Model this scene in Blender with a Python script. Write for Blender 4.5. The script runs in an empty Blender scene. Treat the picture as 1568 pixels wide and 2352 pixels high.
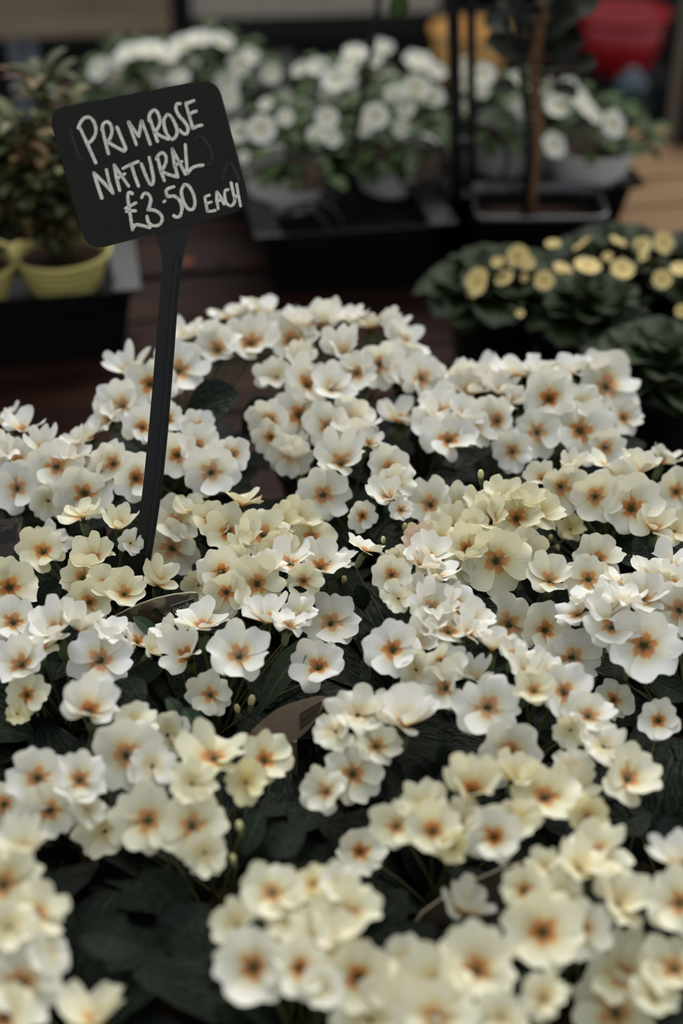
import bpy, bmesh, math, random
from mathutils import Vector, Matrix, Quaternion, noise

random.seed(7)
scene = bpy.context.scene
COL = scene.collection

# ------------------------------------------------------------------ camera
F = 3267.0                      # focal length in pixels of the 1568 x 2352 frame
PITCH = math.radians(35.0)
CAM = Vector((0, 0, 0.75))
cd = bpy.data.cameras.new('camera')
cd.sensor_fit = 'VERTICAL'; cd.sensor_height = 36.0; cd.lens = 50.0
cd.clip_start = 0.02
cam = bpy.data.objects.new('camera', cd); COL.objects.link(cam)
cam.location = CAM; cam.rotation_euler = (math.pi/2 - PITCH, 0, 0)
cd.dof.use_dof = True; cd.dof.focus_distance = 0.945; cd.dof.aperture_fstop = 2.8
scene.camera = cam

# ------------------------------------------------------------------ light
world = bpy.data.worlds.new('overcast'); scene.world = world
world.use_nodes = True
bg = world.node_tree.nodes['Background']
bg.inputs['Color'].default_value = (0.86, 0.93, 1.0, 1); bg.inputs['Strength'].default_value = 0.45
sd = bpy.data.lights.new('daylight', 'SUN'); sd.energy = 3.0; sd.angle = math.radians(60)
sd.color = (1.0, 0.985, 0.95)
sun = bpy.data.objects.new('daylight', sd); COL.objects.link(sun)
sun.rotation_euler = (math.radians(-49), math.radians(12), 0)   # from above, a little from behind the plants
sun.location = (0, 1, 3)
vs = scene.view_settings
vs.view_transform = 'Standard'; vs.look = 'None'; vs.gamma = 1.0; vs.use_curve_mapping = False
vs.exposure = 0.56

# ------------------------------------------------------------------ picture <-> place
RIGHT = Vector((1, 0, 0)); UP = Vector((0, math.sin(PITCH), math.cos(PITCH))); BACK = Vector((0, -math.cos(PITCH), math.sin(PITCH)))
def ray(px, py):
    return RIGHT*((px-784)/F) + UP*(-(py-1176)/F) - BACK
def at_t(px, py, t): return CAM + ray(px, py)*t
def at_z(px, py, z):
    d = ray(px, py); return CAM + d*((z-CAM.z)/d.z)
def at_y(px, py, y):
    d = ray(px, py); return CAM + d*(y/d.y)
def depth(p): return -(p-CAM).dot(BACK)
def at_plane(px, py, p0, n):
    d = ray(px, py); return CAM + d*((p0-CAM).dot(n)/d.dot(n))
def facing(px, py, nx, ny):
    b = -ray(px, py).normalized(); r = Vector((0, 0, 1)).cross(b).normalized(); u = b.cross(r)
    s = nx*nx+ny*ny
    if s > .975: k = math.sqrt(.975/s); nx *= k; ny *= k; s = .975
    return (r*nx + u*ny + b*math.sqrt(1-s)).normalized()
def frame(n, roll=0.0, up=Vector((0, 0, 1))):
    z = n.normalized(); x = up.cross(z)
    if x.length < 1e-3: x = Vector((1, 0, 0))
    x.normalize(); y = z.cross(x)
    m = Matrix((x, y, z)).transposed()
    return m @ Matrix.Rotation(roll, 3, 'Z')
def trs(loc, rot3, s=1.0):
    return Matrix.Translation(loc) @ rot3.to_4x4() @ Matrix.Scale(s, 4)
YAW = math.radians(10.0)
def yw(u, v, z=0.0):
    return Vector((u*math.cos(YAW)-v*math.sin(YAW), u*math.sin(YAW)+v*math.cos(YAW), z))
def inv_yw(p):
    return (p.x*math.cos(YAW)+p.y*math.sin(YAW), -p.x*math.sin(YAW)+p.y*math.cos(YAW))

# ------------------------------------------------------------------ object helpers
def mesh(name, verts, faces, mat=None, smooth=True, uvs=None):
    me = bpy.data.meshes.new(name)
    me.from_pydata([tuple(v) for v in verts], [], faces)
    if uvs:
        l = me.uv_layers.new(name='UVMap')
        for lp in me.loops: l.data[lp.index].uv = uvs[lp.vertex_index]
    if smooth: me.polygons.foreach_set('use_smooth', [True]*len(me.polygons))
    if mat: me.materials.append(mat)
    me.update()
    return me
def link(name, me, parent=None, matrix=None, color=None):
    o = bpy.data.objects.new(name, me); COL.objects.link(o)
    if parent: o.parent = parent
    if matrix is not None: o.matrix_local = matrix
    if color: o.color = color
    return o
def thing(name, label, cat, loc=(0, 0, 0), rotz=0.0, group=None):
    o = bpy.data.objects.new(name, None); COL.objects.link(o); o.empty_display_size = .02
    o.location = loc; o.rotation_euler = (0, 0, rotz)
    tag(o, label, cat, group); return o
def tag(o, label, cat, group=None):
    o['label'] = label; o['category'] = cat
    if group: o['group'] = group
    return o
def box_bm(bm, c, s, rot=None, bevel=0):
    r = bmesh.ops.create_cube(bm, size=1.0)
    m = Matrix.Translation(c) @ (rot.to_4x4() if rot else Matrix()) @ Matrix.Diagonal((s[0], s[1], s[2], 1))
    bmesh.ops.transform(bm, matrix=m, verts=r['verts'])
    return r['verts']
def box_mesh(name, c, s, mat, bevel=.002, rot=None):
    bm = bmesh.new(); box_bm(bm, Vector(c), s, rot)
    if bevel: bmesh.ops.bevel(bm, geom=bm.edges[:], offset=bevel, segments=2, affect='EDGES', profile=.6)
    me = bpy.data.meshes.new(name); bm.to_mesh(me); bm.free(); me.materials.append(mat); return me
def lathe(name, prof, mat, seg=40, sq=0.0, smooth=True):
    """profile [(r,z)], optional squareness"""
    vs_, fs = [], []
    for r, z in prof:
        for k in range(seg):
            a = 2*math.pi*k/seg; c, s = math.cos(a), math.sin(a)
            q = 1.0
            if sq: q = 1/((abs(c)**sq+abs(s)**sq)**(1/sq))
            vs_.append((r*q*c, r*q*s, z))
    for i in range(len(prof)-1):
        for k in range(seg):
            k2 = (k+1) % seg
            fs.append((i*seg+k, i*seg+k2, (i+1)*seg+k2, (i+1)*seg+k))
    return mesh(name, vs_, fs, mat, smooth)
def tube(name, pts, rad, mat, seg=6, closed=False, cap=True):
    pts = [Vector(p) for p in pts]; n = len(pts); vs_, fs = [], []
    rads = rad if isinstance(rad, (list, tuple)) else [rad]*n
    up = Vector((.13, .31, .94)).normalized()
    for i in range(n):
        if closed: d = pts[(i+1) % n]-pts[i-1]
        else: d = pts[min(i+1, n-1)]-pts[max(i-1, 0)]
        d.normalize(); x = up.cross(d)
        if x.length < .05: x = Vector((1, 0, 0)).cross(d)
        x.normalize(); y = d.cross(x)
        for k in range(seg):
            a = 2*math.pi*k/seg
            vs_.append(pts[i]+(x*math.cos(a)+y*math.sin(a))*rads[i])
    m = n if closed else n-1
    for i in range(m):
        j = (i+1) % n
        for k in range(seg):
            k2 = (k+1) % seg
            fs.append((i*seg+k, i*seg+k2, j*seg+k2, j*seg+k))
    if cap and not closed:
        fs.append(tuple(range(seg))[::-1]); fs.append(tuple((n-1)*seg+k for k in range(seg)))
    return mesh(name, vs_, fs, mat)
def bez(a, b, c, d, n):
    out = []
    for i in range(n):
        t = i/(n-1); s = 1-t
        out.append(a*s**3+b*3*s*s*t+c*3*s*t*t+d*t**3)
    return out

# ------------------------------------------------------------------ materials
def srgb(r, g, b):
    def f(c):
        c /= 255.0
        return c/12.92 if c <= .04045 else ((c+.055)/1.055)**2.4
    return (f(r), f(g), f(b), 1)
class N:
    def __init__(s, name):
        s.m = bpy.data.materials.new(name); s.m.use_nodes = True
        s.t = s.m.node_tree; s.b = s.t.nodes['Principled BSDF']; s.out = s.t.nodes['Material Output']
    def n(s, typ, ins=None, **kw):
        nd = s.t.nodes.new(typ)
        for k, v in kw.items(): setattr(nd, k, v)
        for k, v in (ins or {}).items():
            if hasattr(v, 'is_output') or isinstance(v, bpy.types.NodeSocket): s.t.links.new(v, nd.inputs[k])
            else: nd.inputs[k].default_value = v
        return nd
    def math(s, op, a, b=0.0, c=0.0, clamp=False):
        nd = s.t.nodes.new('ShaderNodeMath'); nd.operation = op; nd.use_clamp = clamp
        for i, v in enumerate((a, b, c)):
            if isinstance(v, bpy.types.NodeSocket): s.t.links.new(v, nd.inputs[i])
            else: nd.inputs[i].default_value = v
        return nd.outputs[0]
    def mix(s, f, a, b, blend='MIX'):
        nd = s.t.nodes.new('ShaderNodeMix'); nd.data_type = 'RGBA'; nd.blend_type = blend
        for i, v in ((0, f), (6, a), (7, b)):
            if isinstance(v, bpy.types.NodeSocket): s.t.links.new(v, nd.inputs[i])
            else: nd.inputs[i].default_value = v
        return nd.outputs[2]
    def ramp(s, f, stops):
        nd = s.t.nodes.new('ShaderNodeValToRGB'); s.t.links.new(f, nd.inputs[0])
        e = nd.color_ramp.elements
        while len(e) < len(stops): e.new(.5)
        for i, (p, c) in enumerate(stops): e[i].position = p; e[i].color = c
        return nd.outputs[0]
    def smooth(s, v, lo, hi, a=0.0, b=1.0):
        nd = s.n('ShaderNodeMapRange', interpolation_type='SMOOTHSTEP')
        s.t.links.new(v, nd.inputs[0]); 
        nd.inputs[1].default_value = lo; nd.inputs[2].default_value = hi; nd.inputs[3].default_value = a; nd.inputs[4].default_value = b
        return nd.outputs[0]
    def noise(s, scale, detail=3, vec=None, rough=.5):
        nd = s.n('ShaderNodeTexNoise', {'Scale': scale, 'Detail': detail, 'Roughness': rough})
        s.t.links.new(vec if vec else s.coord(), nd.inputs['Vector']); return nd.outputs[0]
    def coord(s, w='Object'):
        return s.n('ShaderNodeTexCoord').outputs[w]
    def bump(s, h, strength=.3, dist=.002):
        b = s.n('ShaderNodeBump', {'Strength': strength, 'Distance': dist}); s.t.links.new(h, b.inputs['Height'])
        s.t.links.new(b.outputs[0], s.b.inputs['Normal'])
    def base(s, c, rough=.5, spec=.5, metal=0):
        if isinstance(c, bpy.types.NodeSocket): s.t.links.new(c, s.b.inputs['Base Color'])
        else: s.b.inputs['Base Color'].default_value = c
        s.b.inputs['Roughness'].default_value = rough; s.b.inputs['Specular IOR Level'].default_value = spec
        s.b.inputs['Metallic'].default_value = metal
        return s.m

def plain(name, col, rough=.5, spec=.5, metal=0, var=.25, scale=40, bump=0):
    a = N(name); nz = a.noise(scale)
    dark = tuple(c*(1-var) for c in col[:3])+(1,); lite = tuple(min(1, c*(1+var)) for c in col[:3])+(1,)
    a.base(a.mix(nz, dark, lite), rough, spec, metal)
    if bump: a.bump(nz, bump, .001)
    return a.m

def petal_material():
    a = N('petal'); uv = a.n('ShaderNodeUVMap').outputs[0]
    sx = a.n('ShaderNodeSeparateXYZ'); a.t.links.new(uv, sx.inputs[0])
    u, v = sx.outputs[1], a.math('ABSOLUTE', a.math('MULTIPLY', a.math('SUBTRACT', sx.outputs[0], .5), 2.0))
    oi = a.n('ShaderNodeObjectInfo')
    nz = a.noise(2.3, 3, a.n('ShaderNodeVectorMath', {0: uv, 1: a.n('ShaderNodeCombineXYZ', {0: oi.outputs['Random'], 1: oi.outputs['Random'], 2: 0.0}).outputs[0]}, operation='ADD').outputs[0])
    nz2 = a.math('MULTIPLY', a.math('SUBTRACT', nz, .5), .30)
    edge = a.math('SUBTRACT', a.math('ADD', .43, nz2), a.math('MULTIPLY', a.math('POWER', v, .75), .28))
    dist = a.math('SUBTRACT', u, edge)                      # <0 inside the star
    star = a.math('MULTIPLY', a.smooth(dist, -.08, .05, 1, 0), oi.outputs['Alpha'])
    glow = a.smooth(dist, 0.0, .34, 1, 0)
    creamy = a.mix(a.math('MULTIPLY', glow, .55), oi.outputs['Color'], a.mix(1.0, oi.outputs['Color'], srgb(238, 222, 160), 'MULTIPLY'))
    vein = a.n('ShaderNodeTexWave', {'Scale': 3.0, 'Distortion': 2.5, 'Detail': 1.0, 'Detail Scale': 1.0}, bands_direction='X')
    a.t.links.new(uv, vein.inputs['Vector'])
    creamy = a.mix(a.math('MULTIPLY', vein.outputs[1], .05), creamy, srgb(205, 195, 160))
    org = a.ramp(u, [(0.0, srgb(64, 60, 24)), (.07, srgb(132, 94, 44)), (.14, srgb(198, 124, 62)), (.30, srgb(224, 150, 84)), (.5, srgb(230, 172, 108))])
    col = a.mix(star, creamy, org)
    a.base(col, .62, .18)
    bmp = a.n('ShaderNodeBump', {'Strength': .03, 'Distance': .02}); a.t.links.new(vein.outputs[1], bmp.inputs['Height'])
    a.t.links.new(bmp.outputs[0], a.b.inputs['Normal'])
    tr = a.n('ShaderNodeBsdfTranslucent'); a.t.links.new(a.mix(1.0, col, srgb(248, 240, 214), 'MULTIPLY'), tr.inputs[0])
    mx = a.n('ShaderNodeMixShader', {0: .30})
    a.t.links.new(a.b.outputs[0], mx.inputs[1]); a.t.links.new(tr.outputs[0], mx.inputs[2]); a.t.links.new(mx.outputs[0], a.out.inputs[0])
    return a.m

def leaf_material(name, c_dark, c_lite, rib, rough=.6, spec=.16, wrinkle=.5, use_obj=False):
    a = N(name); uv = a.n('ShaderNodeUVMap').outputs[0]
    sx = a.n('ShaderNodeSeparateXYZ'); a.t.links.new(uv, sx.inputs[0])
    v = a.math('ABSOLUTE', a.math('SUBTRACT', sx.outputs[0], .5))
    oi = a.n('ShaderNodeObjectInfo')
    nz = a.noise(9, 3, uv)
    c = a.mix(a.math('ADD', a.math('MULTIPLY', nz, .5), a.math('MULTIPLY', oi.outputs['Random'], .5)), c_dark, c_lite)
    if use_obj: c = a.mix(.85, c, oi.outputs['Color'], 'MIX')
    c = a.mix(a.smooth(v, .012, .05, .7, 0), c, rib)
    a.base(c, rough, spec)
    vo = a.n('ShaderNodeTexVoronoi', {'Scale': 13.0}); a.t.links.new(uv, vo.inputs['Vector'])
    h = a.math('ADD', vo.outputs[0], a.math('MULTIPLY', a.smooth(v, 0, .06), .4))
    a.bump(h, wrinkle, .0035)
    return a.m

def wood_material(name, stops, scale=1.0, rough=.7, spec=.1):
    a = N(name); oi = a.n('ShaderNodeObjectInfo')
    mp = a.n('ShaderNodeMapping'); a.t.links.new(a.coord(), mp.inputs[0]); mp.inputs['Scale'].default_value = (2.2*scale, 26*scale, 26*scale)
    ofs = a.n('ShaderNodeCombineXYZ', {0: a.math('MULTIPLY', oi.outputs['Random'], 50), 1: a.math('MULTIPLY', oi.outputs['Random'], 31), 2: 0.0})
    a.t.links.new(ofs.outputs[0], mp.inputs['Location'])
    nz = a.noise(1.0, 6, mp.outputs[0], .6); st = a.noise(7.0, 4)
    f = a.math('ADD', a.math('MULTIPLY', nz, .75), a.math('MULTIPLY', st, .25))
    c = a.ramp(f, stops)
    c = a.mix(a.math('MULTIPLY', oi.outputs['Random'], .35), c, stops[0][1])
    a.base(c, rough, spec); a.bump(nz, .35, .002)
    return a.m

M = {}
M['petal'] = petal_material()
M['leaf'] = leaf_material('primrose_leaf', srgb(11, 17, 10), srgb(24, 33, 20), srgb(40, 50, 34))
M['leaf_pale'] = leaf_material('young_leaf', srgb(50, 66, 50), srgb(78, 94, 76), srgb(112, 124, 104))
M['leaf_bg'] = leaf_material('soft_green_leaf', srgb(40, 56, 28), srgb(76, 94, 52), srgb(92, 104, 70), wrinkle=.3)
M['leaf_yel'] = leaf_material('round_dark_leaf', srgb(22, 32, 14), srgb(50, 64, 30), srgb(70, 84, 50), rough=.5, spec=.25)
M['leaf_var'] = leaf_material('variegated_leaf', srgb(90, 96, 60), srgb(130, 128, 90), srgb(150, 140, 110), wrinkle=.2, use_obj=True)
M['leaf_tree'] = leaf_material('sapling_leaf', srgb(11, 16, 8), srgb(26, 31, 14), srgb(34, 38, 22), wrinkle=.2)
M['calyx'] = plain('calyx_green', srgb(98, 112, 74), .6, .2, scale=300)
M['throat'] = plain('throat_green', srgb(70, 68, 32), .7, .1, scale=900)
M['stalk'] = plain('stalk', srgb(74, 76, 46), .6, .2, scale=200)
M['bud'] = plain('bud_cream', srgb(214, 206, 150), .6, .2, var=.1, scale=200)
M['black_plastic'] = plain('black_plastic', srgb(22, 22, 23), .38, .5, var=.2, scale=60)
M['tray_plastic'] = plain('glossy_black_tray', srgb(20, 20, 22), .26, 1.0, var=.2, scale=30)
M['tray_matte'] = plain('matte_black_tray', srgb(15, 15, 15), .7, .15, var=.2, scale=30)
M['black_metal'] = plain('black_metal', srgb(18, 18, 18), .5, .3, scale=80)
M['soil'] = plain('soil', srgb(44, 30, 22), .95, .1, var=.5, scale=160, bump=1)
M['sign'] = plain('blackboard', srgb(38, 38, 34), .8, .15, var=.16, scale=60)
M['stake'] = plain('stake_plastic', srgb(21, 21, 20), .5, .3, var=.15, scale=60)
M['wood'] = wood_material('dark_brown_planks', [(.25, srgb(15, 8, 6)), (.5, srgb(40, 21, 15)), (.75, srgb(78, 46, 31))])  # dark brown grain, much darker than the tan planks
M['tan'] = wood_material('tan_planks', [(.25, srgb(112, 84, 58)), (.5, srgb(140, 110, 80)), (.75, srgb(156, 128, 100))])
M['greyboard'] = wood_material('weathered_board', [(.25, srgb(120, 102, 80)), (.5, srgb(150, 130, 106)), (.75, srgb(170, 150, 126))])
M['bark'] = plain('bark', srgb(120, 88, 64), .85, .1, var=.35, scale=90, bump=.6)

def chalk(name, col):
    a = N(name); nz = a.noise(700, 3); nz2 = a.noise(130, 2)
    a.base(a.mix(a.smooth(a.math('ADD', a.math('MULTIPLY', nz, .6), a.math('MULTIPLY', nz2, .4)), .30, .62), tuple(c*.6 for c in col[:3])+(1,), col), .95, .05)
    return a.m
M['chalk'] = chalk('chalk', srgb(236, 231, 215)); M['chalk_old'] = chalk('rubbed_chalk', srgb(60, 59, 57))

# ------------------------------------------------------------------ setting: planked tables, floor, bench
def planks(root, u0, u1, v0, v1, w, mat, thick=.022, gap=.005):
    n = max(1, round((v1-v0)/w)); w = (v1-v0)/n
    me = box_mesh('plank', (0, 0, -thick/2), (u1-u0, w-gap, thick), mat, .003)
    for i in range(n):
        o = link('plank', me, root, trs(Vector(((u0+u1)/2, v0+(i+.5)*w, random.uniform(-.0012, 0))), Matrix.Rotation(random.uniform(-.002, .002), 3, 'Z')))
def table(label, u0, u1, v0, v1, w, mat, name='display_table', floor=-.65):
    r = thing(name, label, 'table', (0, 0, 0), YAW)
    planks(r, u0, u1, v0, v1, w, mat)
    me = box_mesh('leg', (0, 0, (floor-.022)/2), (.05, .05, -floor-.022), mat)
    for u in (u0+.08, u1-.08):
        for v in (v0+.08, v1-.08): link('leg', me, r, Matrix.Translation((u, v, 0)))
    me = box_mesh('apron', (0, 0, -.06), (u1-u0-.2, .024, .076), mat)
    for v in (v0+.05, v1-.05): link('apron', me, r, Matrix.Translation(((u0+u1)/2, v, 0)))
    return r
table('long dark brown planked market table under all the primroses', -1.25, 1.3, -.15, 1.575, .107, M['wood'])
_bl = inv_yw(at_z(186, 222, .085))
table('dark planked table behind, under the left trays of white plants', _bl[0]-.04, .50, 1.585, 2.35, .107, M['wood'])
table('pale tan planked table at the far right beneath the white pot', .51, 1.4, 1.585, 1.97, .09, M['tan'])

fl = link('floor', box_mesh('floor', (0, 3, -.675), (9, 9, .05), plain('shade_toned_paving', srgb(22, 20, 19), .9, .1, var=.3, scale=6), 0)); fl['kind'] = 'structure'  # shade of the interior put into the near-black paving colour
wl = link('added_wall_back', box_mesh('added_wall_back', (0, 4.9, .8), (9, .1, 3.0), plain('shade_toned_wall', srgb(18, 18, 19), .9, .1, var=.4, scale=3), 0)); wl['kind'] = 'structure'  # wall added to block the sky; interior shade put into its dark colour

# ------------------------------------------------------------------ flower meshes
def petal_mesh(seed, cup, ruffle, notch, twist, width=.60, nu=9, nv=10):
    r = random.Random(seed)
    ph1, ph2, am = r.uniform(0, 6.3), r.uniform(0, 6.3), r.uniform(.6, 1.2)
    Lk = r.uniform(.93, 1.05); wd = width*r.uniform(.93, 1.06); nt = notch*r.uniform(.6, 1.3); curl = r.uniform(-.12, .10)
    vs_, uv, fs = [], [], []
    r0 = .055
    for i in range(nu+1):
        u = i/nu
        for j in range(nv+1):
            v = -1+2*j/nv
            av = abs(v)
            L = Lk*(1 - nt*math.exp(-(v/.30)**2) - .30*av**3.2) + .015*math.sin(9*v+ph1)*u
            wh = .035 + (wd-.035)*math.sin(math.pi/2*min(1, u*1.08))**.92*(1-.10*u**6)
            rr = r0+(L-r0)*u
            x = wh*v; y = rr
            rad = math.hypot(x, y)
            z = -.13*math.exp(-rad/.10) + cup*(rad**1.25) + curl*max(0, u-.55)**2*3.0
            z += twist*v*u*.16 + ruffle*am*(math.sin(2.6*v+ph1)*.10*u*u + math.sin(5.5*v+ph2)*.045*u**3)
            z -= .05*(1-av)**2*u*(1-u)*2
            # cupped petals stand up: shorten reach
            k = 1/math.sqrt(1+(cup*1.1)**2)**.55
            vs_.append((x*k, y*k, z)); uv.append((j/nv, u))
    for i in range(nu):
        for j in range(nv):
            a = i*(nv+1)+j; fs.append((a, a+1, a+nv+2, a+nv+1))
    return mesh('petal', vs_, fs, M['petal'], True, uv)

KINDS = []      # each: list of five petal meshes, flower radius 1
spec = [(.20, .8, .14), (.28, 1.0, .13), (.38, .9, .17), (.50, 1.1, .15), (.70, 1.0, .14), (.14, 1.3, .18), (.34, 1.5, .16), (.95, 1.0, .14), (.04, 1.1, .15), (.44, 1.8, .13)]
for i, (c, rf, nt) in enumerate(spec):
    KINDS.append([petal_mesh(100*i+k, c+random.uniform(-.12, .12), rf, nt, 1.0, random.uniform(.50, .66)) for k in range(5)])
# throat + tube (the flower object itself)
THROAT = lathe('flower', [(.015, -.030), (.05, -.045), (.10, -.035), (.085, -.10), (.075, -.45), (.06, -.75)], M['throat'], 12)
bm = bmesh.new(); bm.from_mesh(THROAT)
r_ = bmesh.ops.create_icosphere(bm, subdivisions=1, radius=.032); bmesh.ops.translate(bm, verts=r_['verts'], vec=(0, 0, -.03))
bm.to_mesh(THROAT); bm.free()
def calyx_mesh():
    seg = 20; prof = [(.05, -.98), (.12, -.90), (.155, -.70), (.16, -.45), (.165, -.28), (.19, -.14)]
    vs_, fs = [], []
    for i, (r, z) in enumerate(prof):
        for k in range(seg):
            a = 2*math.pi*k/seg; rib = 1+.10*math.cos(5*a)
            zz = z
            if i == len(prof)-1: zz = -.26 + .15*max(0, math.cos(5*a)); 
            vs_.append((r*rib*math.cos(a), r*rib*math.sin(a), zz))
    for i in range(len(prof)-1):
        for k in range(seg):
            k2 = (k+1) % seg; fs.append((i*seg+k, i*seg+k2, (i+1)*seg+k2, (i+1)*seg+k))
    return mesh('calyx', vs_, fs, M['calyx'])
CALYX = calyx_mesh()
BUD = lathe('bud', [(.02, .55), (.16, .50), (.24, .30), (.25, .05), (.20, -.2), (.14, -.35)], M['bud'], 10)

def leaf_mesh(name, seed, L, W, arch, mat, cupv=.15, serr=.02, nu=12, nv=6, blunt=.55, wave=.06):
    """leaf lying along +Y from the origin, arching: starts rising along +Z"""
    r = random.Random(seed); ph = r.uniform(0, 6.3)
    vs_, uv, fs = [], [], []
    y = z = 0.0; ang = arch[0]; pts = []
    for i in range(nu+1):
        pts.append((y, z)); a = arch[0]+(arch[1]-arch[0])*((i+.5)/nu)**1.2
        y += math.cos(a)*L/nu; z += math.sin(a)*L/nu
    for i in range(nu+1):
        u = i/nu
        w = W/2*(max(0.03, math.sin(math.pi*min(1, u**blunt*.5 + .5*u**3*.99))) if u > 0 else .06)
        w = W/2*max(.08 if u < .9 else 0.0, (math.sin(math.pi*(u**1.35)*.985+.02))**.62 if u > .03 else .08)
        a = arch[0]+(arch[1]-arch[0])*u**1.2
        for j in range(nv+1):
            v = -1+2*j/nv
            s = 1+serr*(1 if (i+j) % 2 else -1)*(abs(v) > .9)
            off = cupv*w*abs(v)**1.4 + wave*w*math.sin(9*u+ph+v*2)*abs(v)
            vs_.append((w*v*s, pts[i][0]-math.sin(a)*off, pts[i][1]+math.cos(a)*off)); uv.append((j/nv, u))
    for i in range(nu):
        for j in range(nv):
            q = i*(nv+1)+j; fs.append((q, q+1, q+nv+2, q+nv+1))
    return mesh(name, vs_, fs, mat, True, uv)

def place_flower(root, inv, pos, n, R, color, kind, crown, rng, roll=None, stalk=True, petals=True):
    mw = trs(pos, frame(n, rng.uniform(0, 6.28) if roll is None else roll), R)
    fo = link('flower', THROAT, root, inv @ mw)
    ms = KINDS[kind]
    for k in range(5):
        a = 2*math.pi*k/5 + rng.uniform(-.13, .13)
        tilt = rng.choice((-.28, -.12, -.05, 0, .04, .1, .16, .30))
        m = Matrix.Rotation(a, 4, 'Z') @ Matrix.Rotation(tilt, 4, 'X') @ Matrix.Translation((0, 0, .010*(k % 3))) @ Matrix.Scale(rng.uniform(.90, 1.08), 4)
        link('petal', ms[(k*2+kind) % 5], fo, m, color)
    link('calyx', CALYX, fo, Matrix.Translation((0, 0, .02)))
    if stalk:
        a = Vector((0, 0, -.9)); iw = mw.inverted()
        e = iw @ crown; mid = iw @ (pos.lerp(crown, .45) + Vector((0, 0, .012)))
        me = tube('stalk', bez(a, Vector((0, 0, -1.25)), mid, e, 7), [.055]*7, M['stalk'], 5, cap=False)
        link('stalk', me, fo)
    return fo

# pots
POT = lathe('pot', [(.002, .001), (.034, .001), (.036, .004), (.0445, .082), (.048, .083), (.049, .094), (.046, .095), (.044, .088), (.0425, .080)], M['black_plastic'], 28)
SOIL = lathe('soil', [(.0, .082), (.02, .084), (.0432, .081)], M['soil'], 18)

WHITE = (.86, .85, .79); CREAM = (.85, .82, .64); YELL = (.82, .76, .48); PALE = (.90, .89, .85); PINK = (.78, .62, .50); MID = (.86, .84, .73)
TONE = dict(w=WHITE, c=CREAM, y=YELL, v=PALE, p=PINK, m=MID)

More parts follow.
